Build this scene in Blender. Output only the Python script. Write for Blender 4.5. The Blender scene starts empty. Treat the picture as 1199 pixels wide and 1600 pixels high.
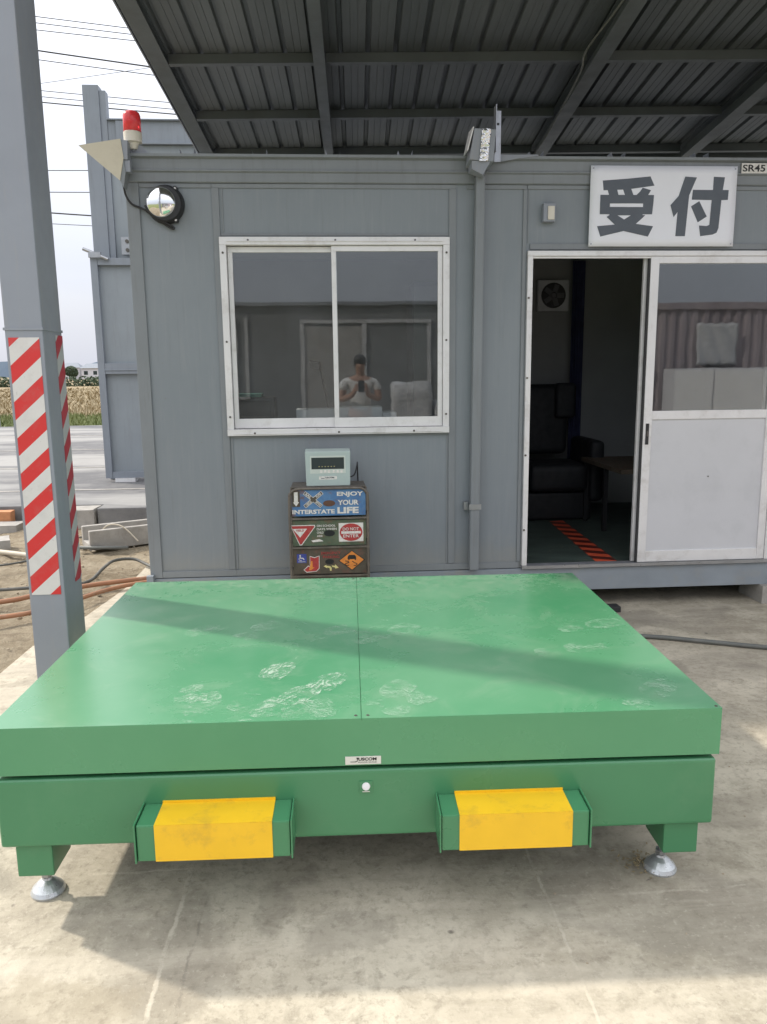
import bpy, bmesh, math, random
from mathutils import Matrix, Vector, noise
R = math.radians
random.seed(7)
C = bpy.context.scene.collection
SC = bpy.context.scene

# ---------------------------------------------------------------- camera
cam_d = bpy.data.cameras.new('camera'); cam = bpy.data.objects.new('camera', cam_d); C.objects.link(cam)
PITCH, ROLL, YAW, FPX = 0.17647, -0.01135, -0.06930, 1220.96
fw = Vector((-math.sin(YAW)*math.cos(PITCH), math.cos(YAW)*math.cos(PITCH), -math.sin(PITCH)))
rt = Vector((math.cos(YAW), math.sin(YAW), 0)); up = rt.cross(fw)
rt2 = math.cos(ROLL)*rt + math.sin(ROLL)*up; up2 = -math.sin(ROLL)*rt + math.cos(ROLL)*up
mw = Matrix((rt2, up2, -fw)).transposed().to_4x4(); mw.translation = Vector((0, 0, 1.44))
cam.matrix_world = mw
cam_d.sensor_fit = 'VERTICAL'; cam_d.sensor_height = 36.0; cam_d.lens = 36.0*FPX/1600.0
cam_d.clip_start = 0.02; cam_d.clip_end = 4000
SC.camera = cam

# ---------------------------------------------------------------- sky, sun, exposure
SUN_EL = R(39); SUN_AZ = R(-60.8)          # azimuth clockwise from +Y
w = bpy.data.worlds.new('World'); SC.world = w; w.use_nodes = True
nt = w.node_tree; N = nt.nodes; L = nt.links; N.clear()
out = N.new('ShaderNodeOutputWorld'); bg = N.new('ShaderNodeBackground'); bg.inputs[1].default_value = 0.15
sky = N.new('ShaderNodeTexSky'); sky.sky_type = 'NISHITA'; sky.sun_disc = False
sky.sun_elevation = SUN_EL; sky.sun_rotation = SUN_AZ; sky.air_density = 1.2; sky.dust_density = 4; sky.ozone_density = 1.5
tc = N.new('ShaderNodeTexCoord'); mp = N.new('ShaderNodeMapping'); mp.inputs['Scale'].default_value = (1, 1, 3.0)
nz = N.new('ShaderNodeTexNoise'); nz.inputs['Scale'].default_value = 2.2; nz.inputs['Detail'].default_value = 5; nz.inputs['Distortion'].default_value = .6
cr = N.new('ShaderNodeMapRange'); cr.inputs[1].default_value = .3; cr.inputs[2].default_value = .7; cr.inputs[3].default_value = .84; cr.inputs[4].default_value = .97
mx = N.new('ShaderNodeMix'); mx.data_type = 'RGBA'; 
g1 = N.new('ShaderNodeSeparateXYZ'); g2 = N.new('ShaderNodeMapRange'); g2.inputs[1].default_value = 0.0; g2.inputs[2].default_value = .75; g2.interpolation_type = 'SMOOTHSTEP'
g3 = N.new('ShaderNodeMix'); g3.data_type = 'RGBA'; g3.inputs[6].default_value = (2.85, 3.0, 3.45, 1); g3.inputs[7].default_value = (7.4, 7.5, 7.8, 1)
L.new(tc.outputs['Generated'], g1.inputs[0]); L.new(g1.outputs[2], g2.inputs[0]); L.new(g2.outputs[0], g3.inputs[0]); L.new(g3.outputs[2], mx.inputs[7])
L.new(tc.outputs['Generated'], mp.inputs[0]); L.new(mp.outputs[0], nz.inputs['Vector']); L.new(nz.outputs[0], cr.inputs[0])
L.new(cr.outputs[0], mx.inputs[0]); L.new(sky.outputs[0], mx.inputs[6]); L.new(mx.outputs[2], bg.inputs[0]); L.new(bg.outputs[0], out.inputs[0])
sd = bpy.data.lights.new('sun', 'SUN'); sd.energy = 2.2; sd.angle = R(2.0); sd.color = (1.0, .93, .82)
so = bpy.data.objects.new('sun', sd); C.objects.link(so)
sv = Vector((math.sin(SUN_AZ)*math.cos(SUN_EL), math.cos(SUN_AZ)*math.cos(SUN_EL), math.sin(SUN_EL)))
so.rotation_euler = sv.to_track_quat('Z', 'Y').to_euler(); so.location = (-20, 12, 20)
SC.view_settings.view_transform = 'Standard'; SC.view_settings.look = 'None'
SC.view_settings.exposure = 0.82; SC.view_settings.gamma = 1
SC.cycles.max_bounces = 10; SC.cycles.transparent_max_bounces = 16

# ---------------------------------------------------------------- helpers
ROOTM = {}
def tag(o, label=None, cat=None, group=None, kind=None):
    if label: o['label'] = label
    if cat: o['category'] = cat
    if group: o['group'] = group
    if kind: o['kind'] = kind
    return o
def thing(name, label, cat, loc=(0, 0, 0), rotz=0, group=None):
    o = bpy.data.objects.new(name, None); C.objects.link(o); o.location = loc; o.rotation_euler = (0, 0, rotz)
    o.empty_display_size = .1
    ROOTM[o.name] = Matrix.Translation(loc) @ Matrix.Rotation(rotz, 4, 'Z')
    return tag(o, label, cat, group)
def rootm(p):
    while p.parent: p = p.parent
    return ROOTM[p.name]

class MB:
    """collects shapes in one bmesh; build() links it as ONE mesh object"""
    def __init__(s): s.b = bmesh.new(); s.uvn = 0
    def box(s, x0, x1, y0, y1, z0, z1):
        v = [s.b.verts.new(p) for p in ((x0,y0,z0),(x1,y0,z0),(x1,y1,z0),(x0,y1,z0),(x0,y0,z1),(x1,y0,z1),(x1,y1,z1),(x0,y1,z1))]
        for f in ((3,2,1,0),(4,5,6,7),(0,1,5,4),(1,2,6,5),(2,3,7,6),(3,0,4,7)): s.b.faces.new([v[i] for i in f])
        return s
    def hexa(s, P):     # 8 points, same order as box
        v = [s.b.verts.new(p) for p in P]
        for f in ((3,2,1,0),(4,5,6,7),(0,1,5,4),(1,2,6,5),(2,3,7,6),(3,0,4,7)): s.b.faces.new([v[i] for i in f])
        return s
    def bar(s, p, q, w, h, upv=(0,0,1)):
        p = Vector(p); q = Vector(q); d = (q-p).normalized(); u = Vector(upv); sd_ = d.cross(u).normalized(); u = sd_.cross(d)
        P = []
        for dz in (-h/2, h/2):
            for (pt, sx) in ((p,-1),(p,1),(q,1),(q,-1)): P.append(pt + sd_*sx*w/2 + u*dz)
        return s.hexa(P)
    def prism(s, pts, dirv):    # pts = planar polygon (3D), extruded by dirv
        d = Vector(dirv); a = [s.b.verts.new(p) for p in pts]; c = [s.b.verts.new(Vector(p)+d) for p in pts]; n = len(pts)
        s.b.faces.new(a); s.b.faces.new(c[::-1])
        for i in range(n): s.b.faces.new((a[i], c[i], c[(i+1)%n], a[(i+1)%n]))
        return s
    def lathe(s, prof, org, axis=(0,0,1), n=24, cap=True):   # prof = [(radius, height)]
        ax = Vector(axis).normalized(); q = ax.to_track_quat('Z', 'Y').to_matrix(); o = Vector(org); rings = []
        for (r, h) in prof:
            rings.append([s.b.verts.new(o + q @ Vector((max(r,1e-5)*math.cos(2*math.pi*i/n), max(r,1e-5)*math.sin(2*math.pi*i/n), h))) for i in range(n)])
        for a, b2 in zip(rings, rings[1:]):
            for i in range(n): s.b.faces.new((a[i], a[(i+1)%n], b2[(i+1)%n], b2[i]))
        if cap: s.b.faces.new(rings[0][::-1]); s.b.faces.new(rings[-1])
        return s
    def cyl(s, p, q, r, n=12):
        p = Vector(p); q = Vector(q); return s.lathe([(r,0),(r,(q-p).length)], p, q-p, n)
    def tube(s, pts, r, n=8, smooth=4, closed=False):
        P = [Vector(p) for p in pts]
        if smooth > 1 and len(P) > 2:
            Q = []
            for i in range(len(P)-1):
                p0 = P[max(i-1,0)]; p1 = P[i]; p2 = P[i+1]; p3 = P[min(i+2,len(P)-1)]
                for k in range(smooth):
                    t = k/smooth
                    Q.append(.5*((2*p1)+(p2-p0)*t+(2*p0-5*p1+4*p2-p3)*t*t+(3*p1-p0-3*p2+p3)*t**3))
            Q.append(P[-1]); P = Q
        rr = r if callable(r) else (lambda t: r)
        rings = []; u = None
        for i, p in enumerate(P):
            d = (P[min(i+1,len(P)-1)]-P[max(i-1,0)])
            if d.length < 1e-9: d = Vector((0,0,1))
            d.normalize()
            if u is None: u = d.orthogonal().normalized()
            u = (u - d*u.dot(d)); u = u.normalized() if u.length > 1e-6 else d.orthogonal().normalized()
            v = d.cross(u); R_ = rr(i/(len(P)-1))
            rings.append([s.b.verts.new(p + u*R_*math.cos(2*math.pi*k/n) + v*R_*math.sin(2*math.pi*k/n)) for k in range(n)])
        for a, b2 in zip(rings, rings[1:]):
            for i in range(n): s.b.faces.new((a[i], a[(i+1)%n], b2[(i+1)%n], b2[i]))
        s.b.faces.new(rings[0][::-1]); s.b.faces.new(rings[-1])
        return s
    def sphere(s, c, rx, ry, rz, n=14, m=10):
        rings = []
        for j in range(1, m):
            t = math.pi*j/m
            rings.append([s.b.verts.new((c[0]+rx*math.sin(t)*math.cos(2*math.pi*i/n), c[1]+ry*math.sin(t)*math.sin(2*math.pi*i/n), c[2]+rz*math.cos(t))) for i in range(n)])
        for a, b2 in zip(rings, rings[1:]):
            for i in range(n): s.b.faces.new((a[i], b2[i], b2[(i+1)%n], a[(i+1)%n]))
        t = s.b.verts.new((c[0],c[1],c[2]+rz)); bt = s.b.verts.new((c[0],c[1],c[2]-rz))
        for i in range(n):
            s.b.faces.new((t, rings[0][i], rings[0][(i+1)%n])); s.b.faces.new((bt, rings[-1][(i+1)%n], rings[-1][i]))
        return s
    def text(s, txt, x0, x1, z0, z1, y, thick=.0015, bold=.0, rot=0):
        """lettering fitted in the box x0..x1, z0..z1, facing -Y, as raised letters"""
        cu = bpy.data.curves.new('t', 'FONT'); cu.body = txt; cu.size = 1; cu.offset = bold; cu.resolution_u = 3
        o = bpy.data.objects.new('t', cu); C.objects.link(o); bpy.context.view_layer.update()
        me = bpy.data.meshes.new_from_object(o.evaluated_get(bpy.context.evaluated_depsgraph_get()))
        bpy.data.objects.remove(o); bpy.data.curves.remove(cu)
        vs = [v.co.copy() for v in me.vertices]
        if not vs: return s
        a, b2 = min(v.x for v in vs), max(v.x for v in vs); c, d = min(v.y for v in vs), max(v.y for v in vs)
        cx, cz = (x0+x1)/2, (z0+z1)/2; cr_, sr = math.cos(rot), math.sin(rot)
        def T(v, yy):
            X = (v.x-(a+b2)/2)/(b2-a)*(x1-x0); Z = (v.y-(c+d)/2)/(d-c)*(z1-z0)
            return (cx+X*cr_-Z*sr, yy, cz+X*sr+Z*cr_)
        nv = [s.b.verts.new(T(v, y)) for v in vs]
        for p in me.polygons:
            try: s.b.faces.new([nv[i] for i in p.vertices])
            except ValueError: pass
        bpy.data.meshes.remove(me)
        return s
    def poly(s, pts2, y, thick=.0015):      # polygon in the XZ plane facing -Y with a little thickness
        return s.prism([(p[0], y, p[1]) for p in pts2], (0, thick, 0))
    def build(s, name, mat, parent=None, local=False, bevel=0, smooth=False, segs=2, sub=0):
        b = s.b; bmesh.ops.recalc_face_normals(b, faces=b.faces)
        if bevel:
            es = [e for e in b.edges if len(e.link_faces) == 2 and e.calc_face_angle(0) > R(40)]
            bmesh.ops.bevel(b, geom=es, offset=bevel, segments=segs, profile=.6, affect='EDGES', clamp_overlap=True)
        if parent is not None and not local: b.transform(rootm(parent).inverted())
        me = bpy.data.meshes.new(name); b.to_mesh(me); b.free()
        if mat: me.materials.append(mat)
        if smooth:
            for p in me.polygons: p.use_smooth = True
        o = bpy.data.objects.new(name, me); C.objects.link(o); o.parent = parent
        if sub:
            md = o.modifiers.new('s', 'SUBSURF'); md.levels = md.render_levels = sub
        return o

def grid_wall(mb, x0, x1, z0, z1, holes, y0, y1):
    xs = sorted(set([x0,x1]+[h[0] for h in holes]+[h[1] for h in holes])); zs = sorted(set([z0,z1]+[h[2] for h in holes]+[h[3] for h in holes]))
    def solid(i, j):
        if i < 0 or j < 0 or i >= len(xs)-1 or j >= len(zs)-1: return False
        cx, cz = (xs[i]+xs[i+1])/2, (zs[j]+zs[j+1])/2
        return not any(h[0]<cx<h[1] and h[2]<cz<h[3] for h in holes)
    vv = {}
    def V(i, j, k):
        if (i,j,k) not in vv: vv[(i,j,k)] = mb.b.verts.new((xs[i], (y0,y1)[k], zs[j]))
        return vv[(i,j,k)]
    F = mb.b.faces.new
    for i in range(len(xs)-1):
        for j in range(len(zs)-1):
            if not solid(i, j): continue
            F((V(i,j,0),V(i+1,j,0),V(i+1,j+1,0),V(i,j+1,0))); F((V(i,j+1,1),V(i+1,j+1,1),V(i+1,j,1),V(i,j,1)))
            if not solid(i-1,j): F((V(i,j,0),V(i,j+1,0),V(i,j+1,1),V(i,j,1)))
            if not solid(i+1,j): F((V(i+1,j,0),V(i+1,j,1),V(i+1,j+1,1),V(i+1,j+1,0)))
            if not solid(i,j-1): F((V(i,j,0),V(i,j,1),V(i+1,j,1),V(i+1,j,0)))
            if not solid(i,j+1): F((V(i,j+1,0),V(i+1,j+1,0),V(i+1,j+1,1),V(i,j+1,1)))
    return mb

# ---------------------------------------------------------------- materials
class NB:
    def __init__(s, name):
        s.m = bpy.data.materials.new(name); s.m.use_nodes = True; s.t = s.m.node_tree; s.n = s.t.nodes
        s.p = s.n['Principled BSDF']; s.out = s.n['Material Output']
        s.tc = s.n.new('ShaderNodeTexCoord')
    def link(s, a, b): s.t.links.new(a, b)
    def noise(s, scale, detail=4, rough=.6, stretch=None, dist=0, coord='Object'):
        nz = s.n.new('ShaderNodeTexNoise'); nz.inputs['Scale'].default_value = scale; nz.inputs['Detail'].default_value = detail
        nz.inputs['Roughness'].default_value = rough; nz.inputs['Distortion'].default_value = dist
        src = s.tc.outputs[coord]
        if stretch:
            mp = s.n.new('ShaderNodeMapping'); mp.inputs['Scale'].default_value = stretch; s.link(src, mp.inputs[0]); src = mp.outputs[0]
        s.link(src, nz.inputs['Vector']); return nz.outputs[0]
    def mr(s, v, a, b, c=0, d=1, smooth=False):
        m = s.n.new('ShaderNodeMapRange'); m.inputs[1].default_value = a; m.inputs[2].default_value = b; m.inputs[3].default_value = c; m.inputs[4].default_value = d
        if smooth: m.interpolation_type = 'SMOOTHSTEP'
        s.link(v, m.inputs[0]); return m.outputs[0]
    def math(s, op, a, b=None, c=None):
        m = s.n.new('ShaderNodeMath'); m.operation = op
        for i, x in enumerate((a, b, c)):
            if x is None: continue
            if isinstance(x, (int, float)): m.inputs[i].default_value = x
            else: s.link(x, m.inputs[i])
        return m.outputs[0]
    def mix(s, f, a, b):
        m = s.n.new('ShaderNodeMix'); m.data_type = 'RGBA'
        for i, x in ((0, f), (6, a), (7, b)):
            if isinstance(x, (int, float)): m.inputs[i].default_value = x
            elif isinstance(x, tuple): m.inputs[i].default_value = (*x[:3], 1)
            else: s.link(x, m.inputs[i])
        return m.outputs[2]
    def xyz(s, coord='Object'):
        q = s.n.new('ShaderNodeSeparateXYZ'); s.link(s.tc.outputs[coord], q.inputs[0]); return q.outputs
    def bump(s, h, strength=.3, dist=.01, prev=None):
        b = s.n.new('ShaderNodeBump'); b.inputs['Strength'].default_value = strength; b.inputs['Distance'].default_value = dist
        s.link(h, b.inputs['Height'])
        if prev: s.link(prev, b.inputs['Normal'])
        s.link(b.outputs[0], s.p.inputs['Normal']); return b.outputs[0]
    def base(s, c):
        if isinstance(c, tuple): s.p.inputs['Base Color'].default_value = (*c[:3], 1)
        else: s.link(c, s.p.inputs['Base Color'])
    def rough(s, r):
        if isinstance(r, (int, float)): s.p.inputs['Roughness'].default_value = r
        else: s.link(r, s.p.inputs['Roughness'])

def dark(c, f): return tuple(x*f for x in c)
def paint(name, c, rough=.5, metal=0, var=.15, scale=6, dirt=None, dirt_amt=.3, bump=.05, coat=0, streak=False):
    b = NB(name)
    n1 = b.noise(scale, 5)
    col = b.mix(b.mr(n1, .3, .7), dark(c, 1-var), dark(c, 1+var))
    if dirt:
        n2 = b.noise(scale*1.7, 8, .7, stretch=(6, 6, .5) if streak else None)
        col = b.mix(b.mr(n2, .52, .8, 0, dirt_amt), col, dirt)
    b.base(col); b.p.inputs['Metallic'].default_value = metal
    b.rough(b.mr(b.noise(scale*3, 4), .3, .7, max(rough-.08, .03), min(rough+.1, 1)))
    if bump: b.bump(b.noise(scale*.8, 3), bump, .02)
    if coat: b.p.inputs['Coat Weight'].default_value = coat; b.p.inputs['Coat Roughness'].default_value = .12
    return b.m

M = {}
M['wall'] = paint('wall_grey', (.235, .255, .272), .5, var=.05, scale=1.6, dirt=(.30, .31, .30), dirt_amt=.35, bump=.12, streak=True)
M['trim'] = paint('trim_grey', (.22, .238, .252), .48, var=.07, scale=3, dirt=(.12, .11, .10), dirt_amt=.35, bump=.05, streak=True)
M['beam'] = paint('beam_grey', (.25, .28, .31), .5, var=.10, scale=4, dirt=(.35, .31, .22), dirt_amt=.5, bump=.1)
M['steel_blue'] = paint('steel_blue_grey', (.235, .26, .295), .5, var=.07, scale=2.5, dirt=(.10, .09, .08), dirt_amt=.35, bump=.1, streak=True)
M['panel_blue'] = paint('panel_blue_grey', (.26, .29, .315), .55, var=.06, scale=2.5, dirt=(.16, .15, .14), dirt_amt=.35, bump=.15, streak=True)
M['alu'] = paint('white_aluminium', (.76, .75, .75), .38, metal=.15, var=.05, scale=5, dirt=(.33, .29, .24), dirt_amt=.5, bump=.02)
M['screw'] = paint('screw_metal', (.12, .11, .10), .5, .6)
M['door_panel'] = paint('door_panel_white', (.60, .60, .62), .5, var=.04, scale=2.2, dirt=(.48, .49, .50), dirt_amt=.6, bump=.03)
M['black'] = paint('black_plastic', (.02, .02, .022), .45)
M['rubber'] = paint('black_rubber', (.03, .03, .032), .7)
M['galv'] = paint('galvanised_steel', (.38, .39, .41), .35, .75, var=.12, scale=12, bump=.05)
M['chrome'] = paint('chrome', (.85, .86, .87), .07, 1, var=.03, scale=3, bump=.25)
M['foil'] = paint('silver_foil_tape', (.8, .8, .8), .22, 1, var=.05, scale=30, bump=1.0)
M['sign_white'] = paint('sign_white_sheet', (.84, .85, .91), .55, var=.03, scale=3, bump=.1)
M['ink'] = paint('dark_lettering', (.105, .12, .145), .6, var=.06, scale=8)
M['ink_black'] = paint('black_lettering', (.02, .02, .02), .6, var=.05, scale=8)
M['ink_white'] = paint('white_lettering', (.72, .70, .66), .6, var=.15, scale=60, dirt=(.35,.25,.2), dirt_amt=.6)
M['red_tape'] = paint('red', (.55, .03, .03), .5)
M['beacon_red'] = paint('beacon_red_plastic', (.80, .05, .06), .2, var=.08, scale=30); 
bb = M['beacon_red'].node_tree.nodes['Principled BSDF']; bb.inputs['Transmission Weight'].default_value = .15
M['cream'] = paint('cream_plastic', (.62, .58, .50), .45)
M['beige'] = paint('beige_paint', (.56, .51, .40), .5, var=.05, scale=4, dirt=(.3, .26, .2), dirt_amt=.3)
M['yellow'] = paint('yellow_tape', (.86, .52, .016), .38, var=.05, scale=9, dirt=(.38, .23, .05), dirt_amt=.6, coat=.1)
M['orange_hose'] = paint('orange_hose', (.36, .17, .09), .6, var=.15, scale=8, dirt=(.4,.33,.25), dirt_amt=.6)
M['dark_hose'] = paint('dark_hose', (.10, .10, .09), .6, var=.15, scale=8, dirt=(.3,.26,.2), dirt_amt=.5)
M['pale_pipe'] = paint('pale_pipe', (.52, .46, .36), .6, var=.1, scale=8)
M['conduit'] = paint('grey_conduit', (.13, .135, .125), .55, var=.1, scale=10, dirt=(.3,.28,.25), dirt_amt=.4)
M['ind_case'] = paint('indicator_case', (.42, .50, .48), .4, var=.04, scale=8)
M['ind_face'] = paint('indicator_face', (.55, .60, .55), .4, var=.04, scale=8)
M['screen'] = paint('indicator_screen', (.03, .045, .045), .12, var=.05, scale=8)
M['cab_metal'] = paint('cabinet_tube', (.16, .14, .12), .5, .4, var=.2, scale=20, dirt=(.35,.3,.25), dirt_amt=.6)
M['wood_dark'] = paint('drawer_dark_board', (.09, .075, .055), .6, var=.3, scale=14, dirt=(.28, .07, .05), dirt_amt=.7)
b_ = NB('drawer_blue_board'); q_ = b_.xyz(); c_ = b_.mix(b_.mr(b_.noise(14, 6, .7), .4, .6), (.07, .17, .36), (.11, .24, .43))
f_ = b_.math('ADD', b_.mr(q_[0], -.22, -.08, .20, 0), b_.noise(16, 7, .75)); b_.base(b_.mix(b_.mr(f_, .56, .68, 0, .85), c_, (.17, .095, .085))); b_.rough(.55); M['wood_blue'] = b_.m
M['wood_olive'] = paint('drawer_olive_board', (.09, .12, .075), .6, var=.25, scale=14, dirt=(.25, .1, .06), dirt_amt=.8)
M['sign_red'] = paint('sign_red', (.42, .045, .045), .5, var=.2, scale=30, dirt=(.3,.2,.15), dirt_amt=.5)
M['sign_blue'] = paint('sign_blue', (.05, .07, .30), .5, var=.2, scale=30)
M['sign_orange'] = paint('sign_orange', (.72, .25, .05), .5, var=.15, scale=30, dirt=(.3,.12,.05), dirt_amt=.5)
M['sign_yellow'] = paint('sign_yellow', (.65, .58, .25), .5, var=.15, scale=30)
M['int_wall'] = paint('interior_wall', (.50, .50, .49), .7, var=.06, scale=2)
M['int_dark'] = paint('interior_dark_board', (.26, .265, .265), .7, var=.1, scale=2)
M['int_ceil'] = paint('interior_ceiling', (.45, .45, .46), .7, var=.04, scale=2)
M['leather'] = paint('black_leather', (.008, .009, .012), .65, var=.3, scale=6, bump=.5)
M['blue_cloth'] = paint('dark_blue_curtain', (.02, .025, .07), .8, var=.2, scale=8)
M['paper'] = paint('paper_white', (.82, .82, .84), .7, var=.03, scale=8)
M['desk'] = paint('desk_top', (.22, .22, .22), .5)
M['vest'] = paint('orange_vest', (.6, .10, .04), .7)
M['conc_block'] = paint('concrete_block', (.36, .34, .31), .85, var=.18, scale=7, dirt=(.18,.16,.14), dirt_amt=.6, bump=.5)
M['pebble'] = paint('pebble', (.36, .30, .22), .9, var=.25, scale=9)
M['brick'] = paint('orange_brick', (.5, .22, .10), .85, var=.15, scale=20, bump=.3)
M['cabin_white'] = paint('shed_white', (.62, .62, .66), .6, var=.03, scale=3)
M['skin'] = paint('skin', (.36, .21, .15), .6, var=.05, scale=20)
M['shirt'] = paint('white_shirt', (.62, .62, .62), .8, var=.05, scale=5, bump=.3)
M['trousers'] = paint('dark_trousers', (.05, .055, .07), .8, var=.1, scale=5)
M['hair'] = paint('black_hair', (.015, .012, .01), .5)

def glass_mat():
    b = NB('window_glass'); b.n.remove(b.p)
    fr = b.n.new('ShaderNodeFresnel'); fr.inputs[0].default_value = 1.52
    tr = b.n.new('ShaderNodeBsdfTransparent'); tr.inputs[0].default_value = (.86, .89, .89, 1)
    gl = b.n.new('ShaderNodeBsdfGlossy'); gl.inputs['Roughness'].default_value = .015; gl.inputs[0].default_value = (1, 1, 1, 1)
    df = b.n.new('ShaderNodeBsdfDiffuse'); df.inputs[0].default_value = (.5, .52, .55, 1)
    bp = b.n.new('ShaderNodeBump'); bp.inputs['Strength'].default_value = .05; bp.inputs['Distance'].default_value = .01
    b.link(b.noise(1.6, 2), bp.inputs['Height']); b.link(bp.outputs[0], gl.inputs['Normal'])
    m1 = b.n.new('ShaderNodeMixShader'); m2 = b.n.new('ShaderNodeMixShader')
    b.link(b.math('MULTIPLY', fr.outputs[0], 1.9), m1.inputs[0]); b.link(tr.outputs[0], m1.inputs[1]); b.link(gl.outputs[0], m1.inputs[2])
    b.link(b.mr(b.noise(2.5, 6, .7), .45, .8, .01, .06), m2.inputs[0]); b.link(m1.outputs[0], m2.inputs[1]); b.link(df.outputs[0], m2.inputs[2])
    b.link(m2.outputs[0], b.out.inputs[0]); return b.m
M['glass'] = glass_mat()

def tape_mat(name, c1, c2, slope, period, ax, phase=0, duty=.5, wear=.25):
    b = NB(name); q = b.xyz()
    h = b.math('SUBTRACT', q[2], b.math('MULTIPLY', q[ax], slope))
    f = b.math('FRACT', b.math('ADD', b.math('DIVIDE', h, period), phase))
    col = b.mix(b.math('LESS_THAN', f, duty), c2, c1)
    col = b.mix(b.mr(b.noise(14, 8, .7), .5, .8, 0, wear), col, (.30, .27, .25))
    col = b.mix(b.mr(b.noise(5, 10, .8, stretch=(1, 1, .25)), .58, .66, 0, .6), col, (.33, .32, .31)); col = b.mix(b.mr(b.noise(60, 6, .8), .62, .70, 0, .6), col, (.25, .24, .23))
    b.base(col); b.rough(.42); b.bump(b.noise(10, 4), .2, .01); return b.m

def wall_mat():
    b = NB('wall_grey'); q = b.xyz(); n1 = b.noise(1.3, 6, .6); ns = b.noise(5, 9, .72, stretch=(7, 7, .35)); n2 = b.noise(9, 9, .75)
    col = b.mix(b.mr(n1, .35, .65), (.215, .242, .264), (.240, .266, .288))
    col = b.mix(b.mr(ns, .50, .66, 0, .2), col, (.31, .325, .335)); col = b.mix(b.mr(b.noise(4, 8, .7, stretch=(9, 9, .5)), .55, .68, 0, .2), col, (.16, .17, .17))
    h = b.math('ADD', b.math('SUBTRACT', q[2], .30), b.math('MULTIPLY', b.math('SUBTRACT', n2, .5), .35))
    col = b.mix(b.mr(h, 0, .16, .3, 0), col, (.31, .285, .235))
    col = b.mix(b.mr(b.noise(30, 5, .8), .66, .72, 0, .5), col, (.20, .12, .07))
    b.base(col); b.rough(b.mr(n2, .35, .65, .42, .6)); b.bump(b.noise(1.1, 3, stretch=(2.5, 2.5, .5)), .35, .02); return b.m
M['wall'] = wall_mat()
def concrete_mat():
    b = NB('concrete_pad'); q = b.xyz()
    n1 = b.noise(.9, 8, .62, dist=.3); n2 = b.noise(5, 10, .7); n3 = b.noise(38, 6, .7); n4 = b.noise(1.7, 3, .5, dist=1.5)
    n5 = b.noise(13, 8, .75, dist=.5)
    col = b.mix(b.mr(n1, .38, .62), (.33, .29, .22), (.53, .475, .375))
    col = b.mix(b.mr(n2, .44, .60, 0, .6), col, (.60, .545, .435))
    col = b.mix(b.mr(n5, .48, .62, 0, .5), col, (.27, .235, .18))
    col = b.mix(b.mr(n4, .52, .64, 0, .6, True), col, (.27, .24, .19))
    col = b.mix(b.mr(n3, .52, .64, 0, .5), col, (.22, .19, .145))
    col = b.mix(b.mr(b.noise(55, 4, .7), .56, .68, 0, .28), col, (.66, .60, .49))
    st = b.noise(2.4, 7, .7, stretch=(.35, 2.2, 1)); col = b.mix(b.mr(st, .48, .62, 0, .45), col, (.57, .51, .41))
    def stain(cx, cy, rx, ry, k, c):
        dx = b.math('DIVIDE', b.math('SUBTRACT', q[0], cx), rx); dy = b.math('DIVIDE', b.math('SUBTRACT', q[1], cy), ry)
        d = b.math('SQRT', b.math('ADD', b.math('MULTIPLY', dx, dx), b.math('MULTIPLY', dy, dy)))
        d = b.math('ADD', d, b.math('MULTIPLY', b.math('SUBTRACT', n2, .5), 2.2))
        return b.mix(b.mr(d, .75, 1.05, k, 0, True), col, c)
    for a_ in ((.02, 1.84, .13, .09, .33, (.20, .175, .14)), (-.18, 1.93, .06, .12, .25, (.19, .165, .13)), (1.25, 2.3, .25, .12, .25, (.22, .19, .15)), (2.0, 3.5, .5, .2, .3, (.24, .21, .17)), (.45, 1.62, .3, .05, .3, (.62, .56, .45)), (-.75, 1.62, .25, .12, .3, (.30, .25, .17)), (1.7, 4.3, .35, .18, .35, (.20, .18, .15))):
        col = stain(*a_)
    # small dark pits and spots
    vo = b.n.new('ShaderNodeTexVoronoi'); vo.inputs['Scale'].default_value = 9; b.link(b.tc.outputs['Object'], vo.inputs['Vector'])
    pit = b.math('MULTIPLY', b.mr(vo.outputs['Distance'], .05, .10, 1, 0), b.math('GREATER_THAN', b.noise(3.1, 2), .56))
    col = b.mix(b.math('MULTIPLY', pit, .8), col, (.14, .12, .10))
    # formwork seams and hairline cracks (marks of the slab itself)
    wob = b.math('MULTIPLY', b.math('SUBTRACT', b.noise(1.6, 3), .5), .07)
    wob2 = b.math('MULTIPLY', b.math('SUBTRACT', b.noise(25, 5, .8), .5), .022)
    wsum = b.math('ADD', wob, wob2)
    def line(ax, pos, lo, hi, wd, other):
        d = b.math('ABSOLUTE', b.math('ADD', b.math('SUBTRACT', q[ax], pos), wsum))
        l = b.mr(d, wd*.4, wd, 1, 0)
        g = b.math('MULTIPLY', b.math('GREATER_THAN', q[other], lo), b.math('LESS_THAN', q[other], hi))
        return b.math('MULTIPLY', l, g)
    ridge = b.math('MAXIMUM', line(0, -.44, -6, 2.13, .008, 1), line(1, 2.13, -.72, -.43, .007, 0))
    ridge = b.math('MAXIMUM', ridge, b.math('MULTIPLY', line(0, .575, 1.3, 2.2, .006, 1), .8))
    ridge = b.math('MAXIMUM', ridge, b.math('MULTIPLY', line(1, 1.92, .55, 1.15, .006, 0), .6))
    crack = b.math('MAXIMUM', line(0, -.375, -6, 2.0, .005, 1), line(0, 2.9, 1, 9, .004, 1))
    col = b.mix(b.math('MULTIPLY', b.math('MULTIPLY', ridge, b.mr(b.noise(7, 6, .7), .42, .56)), .5), col, (.66, .60, .49)); col = b.mix(b.math('MULTIPLY', b.math('MULTIPLY', crack, b.mr(n5, .42, .55)), .4), col, (.14, .12, .10))
    b.base(col); b.rough(b.mr(n2, .3, .7, .72, .95))
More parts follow.
